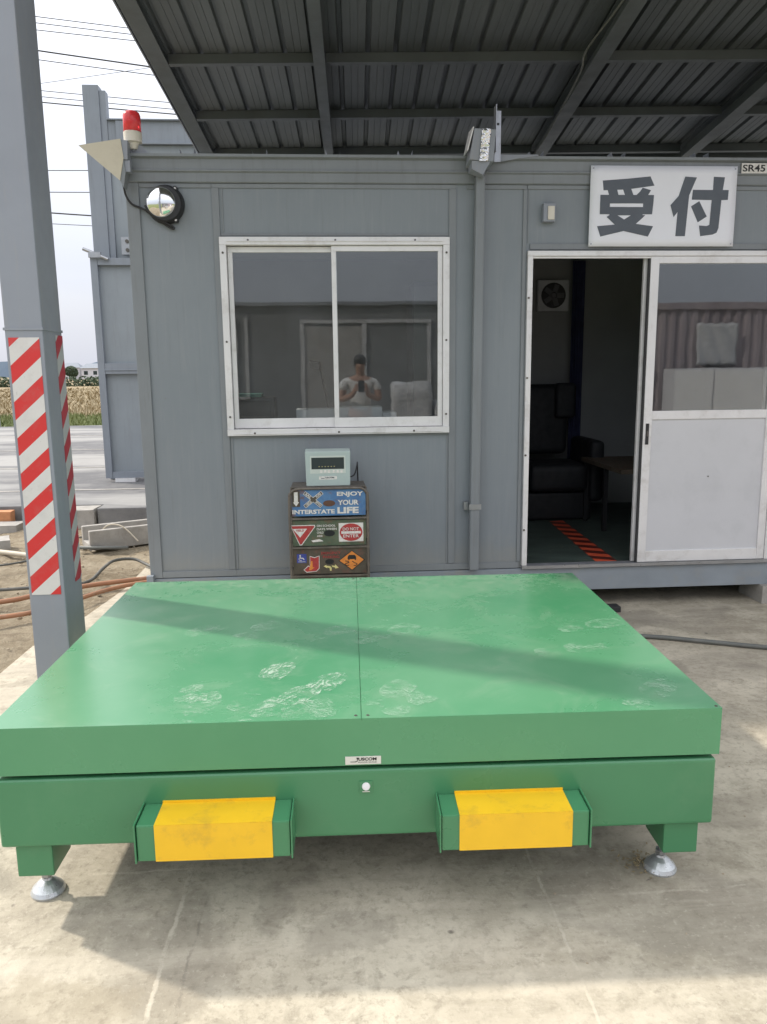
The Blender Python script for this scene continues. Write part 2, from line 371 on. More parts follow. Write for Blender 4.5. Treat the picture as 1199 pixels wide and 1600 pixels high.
    h = b.math('ADD', b.math('MULTIPLY', n3, .25), b.math('ADD', b.math('MULTIPLY', n2, .5), b.math('MULTIPLY', ridge, .08)))
    h = b.math('SUBTRACT', h, b.math('MULTIPLY', pit, .5))
    b.bump(h, .7, .010); return b.m
M['concrete'] = concrete_mat()

def soil_mat():
    b = NB('dry_soil'); n1 = b.noise(1.4, 9, .68); n2 = b.noise(14, 8, .75)
    col = b.mix(b.mr(n1, .35, .65), (.22, .17, .105), (.38, .315, .22)); col = b.mix(b.mr(n2, .46, .62, 0, .6), col, (.48, .41, .30)); col = b.mix(b.mr(b.noise(5, 9, .75), .52, .64, 0, .6), col, (.17, .13, .085))
    b.base(col); b.rough(.95); b.bump(n2, 1.0, .05); return b.m
M['soil'] = soil_mat()
def yard_mat():
    b = NB('yard_concrete'); n1 = b.noise(.35, 8, .65, stretch=(.35, 1.6, 1), dist=.4); n2 = b.noise(2.5, 9, .7)
    col = b.mix(b.mr(n1, .44, .56), (.125, .125, .13), (.30, .295, .285)); col = b.mix(b.mr(n2, .46, .62, 0, .5), col, (.25, .245, .235))
    b.base(col); b.rough(.9); b.bump(n2, .3, .02); return b.m
M['yard'] = yard_mat()
def field_mat():
    b = NB('field_ground'); q = b.xyz(); n1 = b.noise(.25, 8, .7); n2 = b.noise(2, 6, .7)
    y = b.math('ADD', q[1], b.math('MULTIPLY', b.math('SUBTRACT', n1, .5), 8))
    col = b.mix(b.mr(y, 26, 34), (.13, .16, .045), (.27, .205, .115)); col = b.mix(b.mr(n2, .4, .7, 0, .5), col, (.24, .19, .09))
    b.base(col); b.rough(1); return b.m
M['field'] = field_mat()
def leaf(name, c1, c2):
    b = NB(name); oi = b.noise(1.3, 3); b.base(b.mix(b.mr(oi, .35, .65), c1, c2)); b.rough(.75); return b.m
M['leaf_green'] = leaf('green_grass', (.10, .135, .04), (.19, .21, .07)); M['leaf_dry'] = leaf('dry_grass', (.24, .19, .10), (.36, .285, .17))
M['leaf_dark'] = leaf('dark_foliage', (.035, .06, .03), (.07, .10, .05))
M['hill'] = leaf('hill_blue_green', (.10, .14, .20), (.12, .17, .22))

def deck_mat():
    b = NB('green_deck_paint'); q = b.xyz(); n1 = b.noise(1.6, 6, .6); n2 = b.noise(4.5, 9, .72, dist=.8); n3 = b.noise(22, 8, .75)
    col = b.mix(b.mr(n1, .3, .7), (.058, .255, .115), (.080, .295, .140))
    dust = b.math('MULTIPLY', b.mr(n2, .50, .74), b.mr(n3, .3, .7, .35, 1))
    edge = b.mr(q[1], 1.05, 1.42, 0, .45)
    dust = b.math('MINIMUM', b.math('ADD', b.math('MULTIPLY', dust, .30), b.math('MULTIPLY', b.mr(n3, .45, .7), edge)), 1)
    dust = b.math('ADD', dust, b.mr(n1, .35, .65, .02, .13))
    ge = b.n.new('ShaderNodeNewGeometry'); sn = b.n.new('ShaderNodeSeparateXYZ'); b.link(ge.outputs['True Normal'], sn.inputs[0])
    dust = b.math('MULTIPLY', dust, b.mr(sn.outputs[2], .5, .9, .06, 1))
    col = b.mix(dust, col, (.40, .47, .36)); b.base(col)
    b.rough(b.math('ADD', b.mr(n1, .3, .7, .22, .30), b.math('MULTIPLY', dust, .25)))
    b.p.inputs['Specular IOR Level'].default_value = .6
    b.p.inputs['Coat Weight'].default_value = .35; b.p.inputs['Coat Roughness'].default_value = .2
    b.bump(b.noise(1.1, 3), .06, .03); return b.m
M['deck'] = deck_mat()
M['green'] = paint('green_frame_paint', (.058, .220, .102), .32, var=.05, scale=2, dirt=(.13, .29, .16), dirt_amt=.4, bump=.05, coat=.15)
M['print'] = paint('dusty_mark', (.34, .50, .37), .8, var=.15, scale=40)
def print_mat(name, amax, sc, ang):
    b = NB(name); b.base((.46, .60, .48)); b.rough(.9)
    mp = b.n.new('ShaderNodeMapping'); mp.inputs['Rotation'].default_value = (0, 0, ang); b.link(b.tc.outputs['Object'], mp.inputs[0])
    wv_ = b.n.new('ShaderNodeTexWave'); wv_.inputs['Scale'].default_value = sc; wv_.inputs['Distortion'].default_value = 14; wv_.inputs['Detail'].default_value = 5; wv_.inputs['Detail Scale'].default_value = 1.5
    b.link(mp.outputs[0], wv_.inputs['Vector'])
    a = b.math('MULTIPLY', b.mr(wv_.outputs['Fac'], .3, .8, .3, 1), b.mr(b.noise(16, 9, .8), .44, .60))
    b.link(b.math('MULTIPLY', a, amax), b.p.inputs['Alpha']); return b.m
M['prints'] = [print_mat('dust_print_a', .75, 17, .5), print_mat('dust_print_b', .36, 22, 2.2), print_mat('dust_print_c', .55, 14, 1.2)]

def roof_mat():
    b = NB('roof_sheet_steel'); n1 = b.noise(1.1, 6, .6, stretch=(3, .4, 1)); n2 = b.noise(9, 7, .7, stretch=(5, .5, 1))
    col = b.mix(b.mr(n1, .3, .7), (.105, .120, .125), (.160, .175, .178)); col = b.mix(b.mr(n2, .5, .78, 0, .5), col, (.07, .075, .07))
    b.base(col); b.rough(.55); b.p.inputs['Metallic'].default_value = .2; return b.m
M['roof'] = roof_mat()
M['rafter'] = paint('rafter_grey', (.105, .12, .127), .55, var=.12, scale=3, dirt=(.07,.06,.05), dirt_amt=.4)
M['post'] = paint('post_grey', (.265, .285, .325), .42, var=.06, scale=3, dirt=(.36, .33, .28), dirt_amt=.35, bump=.08, streak=True)
def corr_mat():
    b = NB('container_paint'); n = b.noise(1.2, 7, .65, stretch=(2.5, 1, .4))
    b.base(b.mix(b.mr(n, .35, .7), (.26, .22, .25), (.38, .33, .35))); b.rough(.6); return b.m
M['container'] = corr_mat()

def struct(o): o['kind'] = 'structure'; return o

# ---------------------------------------------------------------- ground
def sheet(name, pts, z, mat):
    mb = MB(); mb.b.faces.new([mb.b.verts.new((x, y, z)) for x, y in pts]); return struct(mb.build(name, mat))
far = MB(); far.b.faces.new([far.b.verts.new(p) for p in ((-1500,-900,-.09),(1500,-900,-.09),(1500,2200,-.09),(-1500,2200,-.09))]); struct(far.build('ground', M['field']))
pad = MB()
pad.prism([(-1.62,-14,-.085),(14,-14,-.085),(14,7.6,-.085),(-1.40,7.6,-.085),(-1.42,5.3,-.085),(-1.50,4.7,-.085),(-1.63,4.17,-.085),(-1.66,3.4,-.085),(-1.60,1.5,-.085)], (0,0,.085))
struct(pad.build('concrete_pad', M['concrete'], bevel=.006))
# bare soil with bumps
mb = MB(); nx, ny = 110, 150; X0, X1, Y0, Y1 = -9.0, -1.30, -3.0, 7.82; vv = []
for j in range(ny+1):
    for i in range(nx+1):
        x = X0+(X1-X0)*(i/nx); y = Y0+(Y1-Y0)*j/ny
        z = -.045 + .05*noise.fractal(Vector((x*1.6, y*1.6, 3)), 1, 2, 5)*.6 + .018*noise.noise(Vector((x*9, y*9, 1)))
        z = min(z, -.012) if x > -1.75 else z
        vv.append(mb.b.verts.new((x, y, max(z, -.085))))
for j in range(ny):
    for i in range(nx):
        a = j*(nx+1)+i; mb.b.faces.new((vv[a], vv[a+1], vv[a+nx+2], vv[a+nx+1]))
struct(mb.build('bare_soil', M['soil'], smooth=True))
# raised yard slab behind, with its broken front edge
yd = MB(); yd.prism([(-40,8.05,-.08),(-2.30,8.05,-.08),(-2.30,7.80,-.08),(-1.6,7.80,-.08),(14,7.80,-.08),(14,21.3,-.08),(-40,21.3,-.08)], (0,0,.23))
struct(yd.build('paved_yard', M['yard'], bevel=.012))
# joints in the yard: low ribs of lighter mortar
jm = MB()
for yy in (9.1, 11.4, 14.2, 17.6): jm.box(-39, 13.5, yy-.03, yy+.03, .140, .156)
struct(jm.build('yard_joints', M['conc_block']))

def blob_rock(mb, c, r):
    v = []
    sq = random.uniform(.45, .8)
    mb.sphere(c, r*random.uniform(.8,1.3), r, r*sq, 7, 5)
st = MB()
for k in range(700):
    x = random.uniform(-4.8, -1.45); y = random.uniform(2.6, 7.6); r = random.choice((.005,.006,.008,.008,.011,.02))*random.uniform(.6,1.2)
    blob_rock(st, (x, y, -.03+r*.2), r)
for k in range(160):
    x = random.uniform(-1.6, 4.0); y = random.uniform(1.3, 4.4); r = random.uniform(.0015,.004)
    blob_rock(st, (x, y, r*.3), r)
tag(st.build('gravel', M['pebble']), 'scattered pebbles and crumbs of rubble on the bare soil left of the scale', 'gravel', kind='stuff')

ml = MB()
for k in range(90):
    x = random.gauss(.905,.035); y = random.gauss(2.03,.03); a = random.uniform(0,6.28); l_ = random.uniform(.004,.014); z = random.uniform(.001,.012)
    ml.bar((x,y,z),(x+l_*math.cos(a),y+l_*math.sin(a),z+random.uniform(-.001,.008)),.004,.0012)
tag(ml.build('dry_litter', M['leaf_dry']), 'small heap of dry leaf litter on the concrete beside the right foot of the scale', 'litter', kind='stuff')
def block(name, x0, x1, y0, y1, z0, z1, mat, label, cat, rotz=0, group=None, bev=.012):
    mb = MB(); cx, cy = (x0+x1)/2, (y0+y1)/2
    mb.box(x0-cx, x1-cx, y0-cy, y1-cy, 0, z1-z0)
    # chipped, uneven faces
    bmesh.ops.subdivide_edges(mb.b, edges=mb.b.edges, cuts=4, use_grid_fill=True)
    for v in mb.b.verts:
        n_ = noise.noise_vector(v.co*9+Vector((cx, cy, 0))); v.co += n_*.006
    o = mb.build(name, mat, bevel=0); o.location = (cx, cy, z0); o.rotation_euler = (0,0,rotz)
    return tag(o, label, cat, group)
block('kerb_block', -2.95, -2.32, 7.74, 8.03, -.05, .145, M['conc_block'], 'short concrete kerb block edging the raised yard, just right of the striped post', 'kerb')
block('kerb_block', -5.2, -3.02, 7.62, 7.86, -.05, .03, M['conc_block'], 'long low concrete kerb block left of the striped post, in front of the orange brick', 'kerb')
block('brick', -3.32, -3.17, 7.88, 8.00, -.05, .12, M['brick'], 'orange brick standing on end against the edge of the raised yard', 'brick', bev=.004)
block('rubble_lump', -3.05, -2.80, 6.75, 7.0, -.05, .05, M['conc_block'], 'pale broken lump of concrete on the soil at the left edge of the photo', 'rubble', rotz=.4)
# gutter channel unit beside the office with wires
gt = thing('drain_channel', 'short concrete drain channel lying on the soil beside the rear corner of the grey office', 'drain', (-1.75, 7.0, -.03), .5)
g = MB(); g.box(-.42,.42,-.16,-.11,.0,.17); g.box(-.42,.42,.11,.16,.0,.17); g.box(-.42,.42,-.11,.11,0,.05); g.build('channel_body', M['conc_block'], gt, local=True, bevel=.006)
wv = MB(); wv.tube([(-1.96,6.86,-.0),(-2.0,6.85,.08),(-1.93,6.84,.16),(-1.80,6.80,.15),(-1.66,6.74,.03)], .006)
tag(wv.build('cable', M['pale_pipe']), 'pale looped wire arching over the concrete drain channel', 'cable')

def ground_line(name, pts, r, mat, label, cat, group=None):
    mb = MB(); mb.tube([(x, y, z) for x, y, z in pts], r, 8, 5); o = mb.build(name, mat, smooth=True); return tag(o, label, cat, group)
HG = 'hoses and cables lying on the soil beside the office'
ground_line('hose', [(-2.9,4.80,.0),(-2.14,5.03,.01),(-1.95,5.16,.015),(-1.685,5.33,.02),(-1.45,5.43,.022),(-1.15,5.52,.025),(-.9,5.56,.03)], .017, M['orange_hose'], 'farther orange hose on the soil, running behind the striped post to the office corner', 'hose', HG)
ground_line('hose', [(-2.8,4.42,.0),(-2.007,4.69,.01),(-1.84,4.79,.01),(-1.66,4.98,.02),(-1.5,5.2,.025),(-1.3,5.34,.03),(-1.0,5.42,.03)], .015, M['orange_hose'], 'orange hose on the soil nearest the concrete pad, bending in behind the striped post', 'hose', HG)
ground_line('cable', [(-3.1,5.25,.0),(-2.254,5.33,.01),(-2.07,5.36,.01),(-1.85,5.38,.01),(-1.70,5.46,.02),(-1.67,5.7,.05),(-1.64,5.9,.06),(-1.52,5.98,.05),(-1.40,5.88,.03),(-1.2,5.6,.02)], .012, M['dark_hose'], 'dark cable on the soil looping up beside the corner of the office', 'cable', HG)
ground_line('pipe', [(-3.6,7.0,-.0),(-2.77,6.59,.0),(-2.30,6.33,.0)], .022, M['pale_pipe'], 'straight pale pipe lying on the soil left of the striped post', 'pipe', HG)
ground_line('pipe', [(-2.15,6.68,.0),(-1.72,6.62,.0)], .016, M['conduit'], 'short grey pipe lying on the soil between the striped post and the office', 'pipe', HG)
ground_line('cable', [(-2.5,7.0,.0),(-2.2,7.08,.01),(-1.98,7.02,.01)], .007, M['dark_hose'], 'thin dark cable on the soil running to the concrete drain channel', 'cable', HG)
ground_line('cable', [(-3.0,6.4,.0),(-2.62,6.0,.02),(-2.35,6.1,.03),(-2.28,6.28,.02)], .008, M['dark_hose'], 'thin dark cable coiled on the soil left of the striped post', 'cable', HG)
ground_line('conduit', [(.6,4.1,.02),(1.2,4.03,.022),(1.698,3.95,.014),(1.958,3.84,.016),(2.245,3.72,.014),(2.8,3.50,.013),(3.6,3.3,.016)], .0125, M['conduit'], 'dark grey cable conduit crossing the concrete pad from under the scale to the right edge', 'conduit')

# ---------------------------------------------------------------- far field
gs = MB()
def tuft(mb, x, y, z, h, w_, n=5):
    for k in range(n):
        a = random.uniform(0, 6.28); dx, dy = math.cos(a)*w_, math.sin(a)*w_
        ox, oy = random.gauss(0, w_*1.2), random.gauss(0, w_*1.2); hh = h*random.uniform(.5, 1.1)
        p = [mb.b.verts.new((x+ox-dy*.25, y+oy+dx*.25, z)), mb.b.verts.new((x+ox+dy*.25, y+oy-dx*.25, z)), mb.b.verts.new((x+ox+dx, y+oy+dy, z+hh))]
        mb.b.faces.new(p)
for k in range(2600):
    y = random.uniform(21.4, 31); x = random.uniform(-.56, -.20)*y; tuft(gs, x, y, -.09, random.uniform(.08,.26), .1)
tag(gs.build('green_weeds', M['leaf_green']), 'strip of green weeds growing along the far side of the paved yard', 'weeds', kind='stuff')
gs = MB()
for k in range(4200):
    y = 31+ (random.random()**1.4)*70; x = random.uniform(-.56, -.20)*y; tuft(gs, x, y, -.09, random.uniform(.1,.3), .16*(y/35))
tag(gs.build('dry_grass', M['leaf_dry']), 'tan dry grass covering the field behind the green weeds', 'grass', kind='stuff')
def leafy(mb, cx, cy, cz, rx, ry, rz, n, s_):
    for k in range(n):
        while True:
            u = Vector([random.uniform(-1,1) for _ in range(3)])
            if u.length < 1: break
        u = u.normalized()*(u.length**.5)
        p = Vector((cx+u.x*rx, cy+u.y*ry, cz+u.z*rz)); a = Vector([random.uniform(-1,1) for _ in range(3)]).normalized()*s_; b2 = a.orthogonal().normalized()*s_*.7
        mb.b.faces.new([mb.b.verts.new(q) for q in (p-a, p-b2, p+a, p+b2)])
hd = MB()
for k in range(60):
    x = -78 + k*1.0 + random.uniform(-.5,.5); leafy(hd, x, 122+random.uniform(-1,1), .5, 1.3, 1.1, random.uniform(.7,1.05), 90, .20)
tag(hd.build('hedge', M['leaf_dark']), 'low dark green hedge running across the far end of the dry field', 'hedge')

def house(cx, cy, w_, d_, h, rh, label):
    t = thing('house', label, 'house', (cx, cy, -.09), .05)
    m = MB(); m.box(-w_/2, w_/2, -d_/2, d_/2, 0, h); m.build('wall', M['cabin_white'], t, local=True)
    m = MB(); m.hexa([(-w_/2-.7,-d_/2-.7,h),(w_/2+.7,-d_/2-.7,h),(w_/2+.7,d_/2+.7,h),(-w_/2-.7,d_/2+.7,h),(-w_/2+1.6,-.2,h+rh),(w_/2-1.6,-.2,h+rh),(w_/2-1.6,.2,h+rh),(-w_/2+1.6,.2,h+rh)]); m.build('roof', M['steel_blue'], t, local=True)
    for wx in (-w_*.28, w_*.2):
        m = MB(); m.box(wx-.9, wx+.9, -d_/2-.06, -d_/2+.02, h*.4, h*.75); m.build('window', M['screen'], t, local=True)
house(-124.5, 400, 8.5, 8, 5.6, 2.4, 'left of the two far white grey-roofed houses, half hidden by the striped post')
house(-113.5, 396, 9, 8, 5.2, 2.3, 'right of the two far white grey-roofed houses, beside the steel gate panel')
tr = thing('tree', 'low round dark tree between the two far white houses', 'tree', (-120.5, 385, -.09))
m = MB(); m.lathe([(.35,0),(.25,2.2)], (-120.5,385,-.09), n=8); m.build('trunk', M['wood_dark'], tr)
m = MB(); leafy(m, -120.5, 385, 3.6, 2.9, 2.6, 2.6, 900, .4); leafy(m, -118.9, 385, 3.0, 1.6, 1.6, 1.8, 300, .4); m.build('crown', M['leaf_dark'], tr)
hl = MB(); base = []; top = []
for k in range(80):
    x = -1500+k*38; h = 22+26*abs(noise.noise(Vector((k*.13, 2, 5))))+12*noise.noise(Vector((k*.4,1,1)))
    h *= 1.0 if x < -300 else max(.15, 1-(x+300)/600)
    base.append((x, 1900, -2)); top.append((x, 1930, h))
for k in range(79):
    hl.hexa([base[k], base[k+1], (base[k+1][0],2150,-2), (base[k][0],2150,-2), top[k], top[k+1], (top[k+1][0],2100,top[k+1][2]*.6), (top[k][0],2100,top[k][2]*.6)])
struct(hl.build('hills', M['hill']))
pp = thing('signpost', 'thin grey post across the yard at the very left edge of the photo', 'post', (-9.15, 22.5, -.09))
m = MB(); m.lathe([(.075,0),(.075,3.7),(.05,3.74)], (-9.15,22.5,-.09), n=12); m.build('post', M['galv'], pp)
m = MB(); m.box(-9.30,-9.0,22.40,22.42,2.9,3.2); m.build('sign_plate', M['galv'], pp)

# power lines
WL = [(17.60,17.23,.018,'topmost of the thin power lines crossing the sky left of the canopy',-12.89,-9.27),
 (17.41,17.05,.018,'second power line from the top, close under the topmost one',-12.88,-9.22),
 (17.12,16.78,.018,'third power line from the top, last of the uppermost trio',-12.91,-9.07),
 (16.18,15.62,.032,'thick twisted power line, fourth from the top',-12.88,-8.36),
 (15.72,15.16,.018,'fifth power line from the top, below the thick twisted one',-12.89,-8.01),
 (14.69,15.35,.011,'faint thin wire rising to the right against the slope of the other power lines',-12.80,-8.29),
 (14.44,14.01,.016,'seventh power line from the top, just above the top of the steel column',-12.82,-7.35),
 (14.25,13.79,.016,'eighth power line from the top, crossing behind the top of the steel column',-12.84,-7.22),
 (14.03,13.59,.026,'ninth power line from the top, thick, lowest of the trio behind the steel column top',-12.83,-7.11),
 (11.01,11.02,.018,'level power line just below the tip of the beige triangular hood',-12.83,-11.09),
 (9.99,9.99,.018,'level power line midway down between the striped post and the steel column',-12.79,-11.08),
 (9.04,8.93,.030,'thick power line second from the bottom between the post and the steel column',-12.78,-11.10),
 (8.57,8.49,.014,'lowest and thinnest level power line above the steel gate panel',-12.79,-11.10)]
for i, (za, zb, r, lab, xa, xb) in enumerate(WL):
    sl = (zb-za)/(xb-xa); mb = MB()
    pts = []
    for k in range(13):
        x = -34 + k*44/12.; s_ = (x+12)/22.
        pts.append((x, 40+.25*math.sin(i), za+sl*(x-xa) + .25*(s_*s_-.06) - .0))
    mb.tube(pts, r, 6, 1); tag(mb.build('power_line', M['black']), lab, 'power line', 'power lines crossing the sky')
for x, lab in ((-34, 'concrete utility pole beyond the left edge carrying the power lines'), (10, 'concrete utility pole hidden behind the office carrying the power lines')):
    t = thing('utility_pole', lab, 'utility pole', (x, 40, -.09)); m = MB(); m.lathe([(.2,0),(.12,20)], (x,40,-.09), n=12); m.build('pole', M['conc_block'], t)
    for z in (9.2, 11, 14.2, 17): m = MB(); m.box(x-.1, x+.1, 39.2, 40.9, z, z+.1); m.build('crossarm', M['galv'], t)

# ---------------------------------------------------------------- steel frame and gate panel left behind the office
fr = thing('steel_frame', 'tall blue grey steel column and beam frame behind the office, topping out against the sky', 'steel frame', (-2.6, 10.1, .15))
def hbeam_v(mb, x, y, w_, d_, z0, z1, t=.014):
    mb.box(x-w_/2, x+w_/2, y-d_/2, y-d_/2+t, z0, z1); mb.box(x-w_/2, x+w_/2, y+d_/2-t, y+d_/2, z0, z1); mb.box(x-t/2, x+t/2, y-d_/2+t, y+d_/2-t, z0, z1)
m = MB(); m.box(-2.755,-2.572,10.0,10.16,.155,4.765); m.build('column', M['steel_blue'], fr, bevel=.004)
m = MB(); m.box(-2.570,-2.50,10.02,10.14,.155,4.71); m.build('column', M['steel_blue'], fr)
m = MB(); m.box(-2.498,2.5,10.03,10.12,4.14,4.385); m.box(-2.498,2.5,9.99,10.16,4.387,4.40); m.box(-2.498,2.5,9.99,10.16,4.125,4.138); m.box(-2.40,-2.30,10.0,10.03,4.15,4.38); m.build('beam', M['steel_blue'], fr)
m = MB(); m.box(-2.498,-1.2,10.05,10.09,2.0,4.12); m.build('cladding', M['panel_blue'], fr)
m = MB(); m.box(-2.40,-2.05,9.90,9.98,2.86,3.06); 
m.build('splice_plate', M['galv'], fr)
for xx in (-2.33,-2.18):
    for zz in (2.91,3.01): m = MB(); m.lathe([(.022,0),(.022,.02)], (xx,9.90,zz), (0,-1,0), 8); m.build('bolt', M['screw'], fr)
ws = thing('storage_shed', 'white storage shed seen under the steel beam behind the office roof', 'shed', (0, 13, .15))
m = MB(); m.box(-2.75,3,12.0,15,.15,4.86); m.build('wall', M['cabin_white'], ws)
m = MB(); m.box(-2.8,3.1,11.93,15.1,4.862,4.95); m.build('roof', M['cabin_white'], ws)
gp = thing('gate_panel', 'tall grey framed steel gate panel with two sheets, standing on the yard behind the office', 'gate', (-2.2, 9.82, .15))
m = MB(); m.box(-2.70,-1.2,9.80,9.83,.27,2.80); m.build('sheet_panel', M['panel_blue'], gp)
m = MB()
m.box(-2.735,-2.655,9.74,9.798,.20,2.80); m.box(-2.653,-1.2,9.745,9.798,.20,.275); m.box(-2.653,-1.2,9.745,9.798,2.72,2.80); m.box(-2.653,-1.2,9.745,9.798,1.46,1.585); m.box(-2.653,-1.2,9.735,9.744,1.50,1.515)
m.build('panel_frame', M['steel_blue'], gp, bevel=.003)
m = MB(); m.box(-2.74,-2.6,9.70,9.74,2.80,2.86); m.cyl((-2.80,9.72,2.90),(-2.52,9.72,2.78),.02,8); m.build('hinge_clamp', M['galv'], gp)
m = MB(); m.box(-2.62,-2.38,9.72,9.86,.152,.198); m.build('foot_block', M['alu'], gp)

# ---------------------------------------------------------------- canopy with striped post
PO = Vector((0,0,3.94)); PA = Vector((1,-.05,.0043)); PBv = Vector((.038,1,-.086)); PN = PA.cross(PBv).normalized()
def rp(a, b, h=0): return PO + PA*a + PBv*b + PN*h
cn = thing('canopy', 'dark corrugated steel canopy roof over the office, carried by the striped grey post', 'canopy', (-1.13, 3.2, 0))
A0, A1, B0, B1 = -1.29, 6.6, 2.75, 7.22
mb = MB(); prof = []; a = A0+.13
prof.append((A0, 0))
pitch = .178
while a < A1:
    prof += [(a, 0), (a+.008, .026), (a+.030, .026), (a+.038, 0), (a+.082,0), (a+.085,.003), (a+.088,0), (a+.128,0), (a+.131,.003), (a+.134,0)]; a += pitch
ra = [mb.b.verts.new(rp(p[0], B0, p[1])) for p in prof]; rm_ = [mb.b.verts.new(rp(p[0], (B0+B1)/2, p[1])) for p in prof]; rb = [mb.b.verts.new(rp(p[0], B1, p[1])) for p in prof]
for i in range(len(prof)-1): mb.b.faces.new((ra[i], ra[i+1], rm_[i+1], rm_[i])); mb.b.faces.new((rm_[i], rm_[i+1], rb[i+1], rb[i]))
o = mb.build('roof_sheet', M['roof'], cn)
md = o.modifiers.new('t', 'SOLIDIFY'); md.thickness = .003; md.offset = 1
def beam_on(mb, a0, b0, a1, b1, w_, h0, h1):    # rafter/purlin along roof directions
    if abs(a1-a0) < 1e-6: P = [rp(a0,b0,h0),rp(a0+w_,b0,h0),rp(a0+w_,b1,h0),rp(a0,b1,h0),rp(a0,b0,h1),rp(a0+w_,b0,h1),rp(a0+w_,b1,h1),rp(a0,b1,h1)]
    else: P = [rp(a0,b0,h0),rp(a1,b0,h0),rp(a1,b0+w_,h0),rp(a0,b0+w_,h0),rp(a0,b0,h1),rp(a1,b0,h1),rp(a1,b0+w_,h1),rp(a0,b0+w_,h1)]
    return mb.hexa(P)
RAFT = [(-1.285,.11),(-.24,.072),(1.52,.10),(2.80,.10),(4.6,.10),(6.4,.12)]
for a, w_ in RAFT:
    dp_ = -.118 if a > -1 else -.066
    m = MB(); beam_on(m, a, B0+.02, a, B1-.05, w_, dp_, dp_+.007); beam_on(m, a, B0+.02, a, B1-.05, w_, -.012, -.004)
    beam_on(m, a+w_*.44 if a > -1 else a, B0+.02, a+w_*.44 if a > -1 else a, B1-.05, w_*.12, dp_+.0072, -.0122)
    m.build('rafter', M['rafter'], cn)
for b in (2.86,3.74,4.60,5.46,6.32,7.08):
    for (a, w_), (a2, w2) in zip(RAFT, RAFT[1:]):
        m = MB(); beam_on(m, a+w_+.002, b, a2-.002, b, .04, -.064, -.060); beam_on(m, a+w_+.002, b, a2-.002, b, .045, -.0075, -.0035); beam_on(m, a+w_+.002, b, a2-.002, b, .004, -.0598, -.0077)
        m.build('purlin', M['rafter'], cn)
m = MB(); beam_on(m, A0, B1+.002, A1, B1+.002, .09, -.085, -.081); beam_on(m, A0, B1+.002, A1, B1+.002, .003, -.0808, .03); m.build('gutter', M['rafter'], cn)
# rake flashing on the left edge
m = MB(); m.hexa([rp(A0-.012,B0,-.068),rp(A0-.004,B0,-.068),rp(A0-.004,B1,-.068),rp(A0-.012,B1,-.068),rp(A0-.012,B0,.04),rp(A0-.004,B0,.04),rp(A0-.004,B1,.04),rp(A0-.012,B1,.04)]); m.build('rake_flashing', M['post'], cn)
m = MB(); m.tube([rp(1.47,4.0,-.15),rp(1.45,4.6,-.17),rp(1.38,5.0,-.22),rp(1.46,5.4,-.16),rp(1.49,6.0,-.15),rp(1.47,6.4,-.2),rp(1.40,6.6,-.3),(1.25,4.75,2.66)], .006, 6); m.build('hanging_wire', M['conduit'], cn)
# posts: the near one is in view
PX0, PX1, PY0, PY1 = -1.202, -1.063, 3.096, 3.316
def post(x0, x1, y0, y1, ztop, plates=True):
    m = MB(); m.box(x0, x1, y0, y1, .0125, ztop); p = m.build('post', M['post'], cn, bevel=.006)
    m = MB(); m.box(x0-.06, x1+.06, y0-.06, y1+.06, .001, .012); m.build('base_plate', M['post'], p)
    return p
zt = PO.z + PBv.z*3.2 - .083
p1 = post(PX0, PX1, PY0, PY1, zt)
m = MB(); m.box(PX0-.004, PX1+.003, PY0-.003, PY1+.003, 1.612, 1.622); m.build('weld_seam', M['post'], p1)
M['tape_f'] = tape_mat('hazard_tape_front', (.62, .035, .035), (.66, .64, .62), .88, .137, 0, .30, .5)
M['tape_s'] = tape_mat('hazard_tape_side_shaded', (.42, .02, .035), (.44, .45, .45), .88, .137, 1, .20, .5)  # same tape in darker colours, shade of the side face painted in
m = MB(); m.box(PX0+.012, PX1-.014, PY0-.0022, PY0-.0006, .585, 1.585); m.build('hazard_tape', M['tape_f'], p1)
m = MB(); m.box(PX1+.0006, PX1+.0022, PY1-.085, PY1-.004, .60, 1.60); m.build('hazard_tape', M['tape_s'], p1)
post(6.2, 6.34, 2.75, 2.97, PO.z+PBv.z*2.9-.16); post(-1.14,-1.0,7.0,7.15,PO.z+PBv.z*7.1-.16); post(6.7,6.84,6.75,6.9,PO.z+PBv.z*6.7-.16)

# ---------------------------------------------------------------- site office
YF = 4.558; BX0, BX1, BY1 = -1.058, 4.36, 6.82
of = thing('site_office', 'grey prefabricated site office with a white sliding window and a half open sliding door', 'office', (1.6, 4.56, 0))
WIN = (-.560, .690, 1.105, 2.172); DOOR = (1.150, 2.690, .262, 2.090)
m = MB(); grid_wall(m, BX0+.012, BX1, .262, 2.47, [WIN, DOOR], YF, YF+.05); m.build('front_wall', M['wall'], of)
m = MB(); m.box(BX0, BX0+.04, YF+.0505, 5.1, .262, 2.47); m.box(BX0, BX0+.04, 6.2, BY1, .262, 2.47); m.box(BX0, BX0+.04, 5.1, 6.2, .262, 1.15); m.box(BX0, BX0+.04, 5.1, 6.2, 2.1, 2.47); m.build('side_wall', M['wall'], of)  # left wall has an unseen opening, added to let light into the room
m = MB()
for (ya, yb2, za, zb) in ((5.1,6.2,1.15,1.19),(5.1,6.2,2.06,2.1),(5.1,5.14,1.191,2.059),(6.16,6.2,1.191,2.059),(5.63,5.67,1.191,2.059)): m.box(BX0-.015, BX0+.0395, ya+.0005, yb2-.0005, za+.0005, zb-.0005)
m.build('added_side_window_frame', M['alu'], of)  # frame of the added opening, out of view
m = MB(); m.box(.955, .985, YF+.052, BY1-.06, .27, 2.364); m.build('added_partition', M['int_dark'], of)  # added divider: keeps the window room lighter and the doorway room dark
m = MB(); m.box(BX1-.04, BX1, YF+.0505, BY1, .262, 2.47); m.build('side_wall', M['wall'], of)
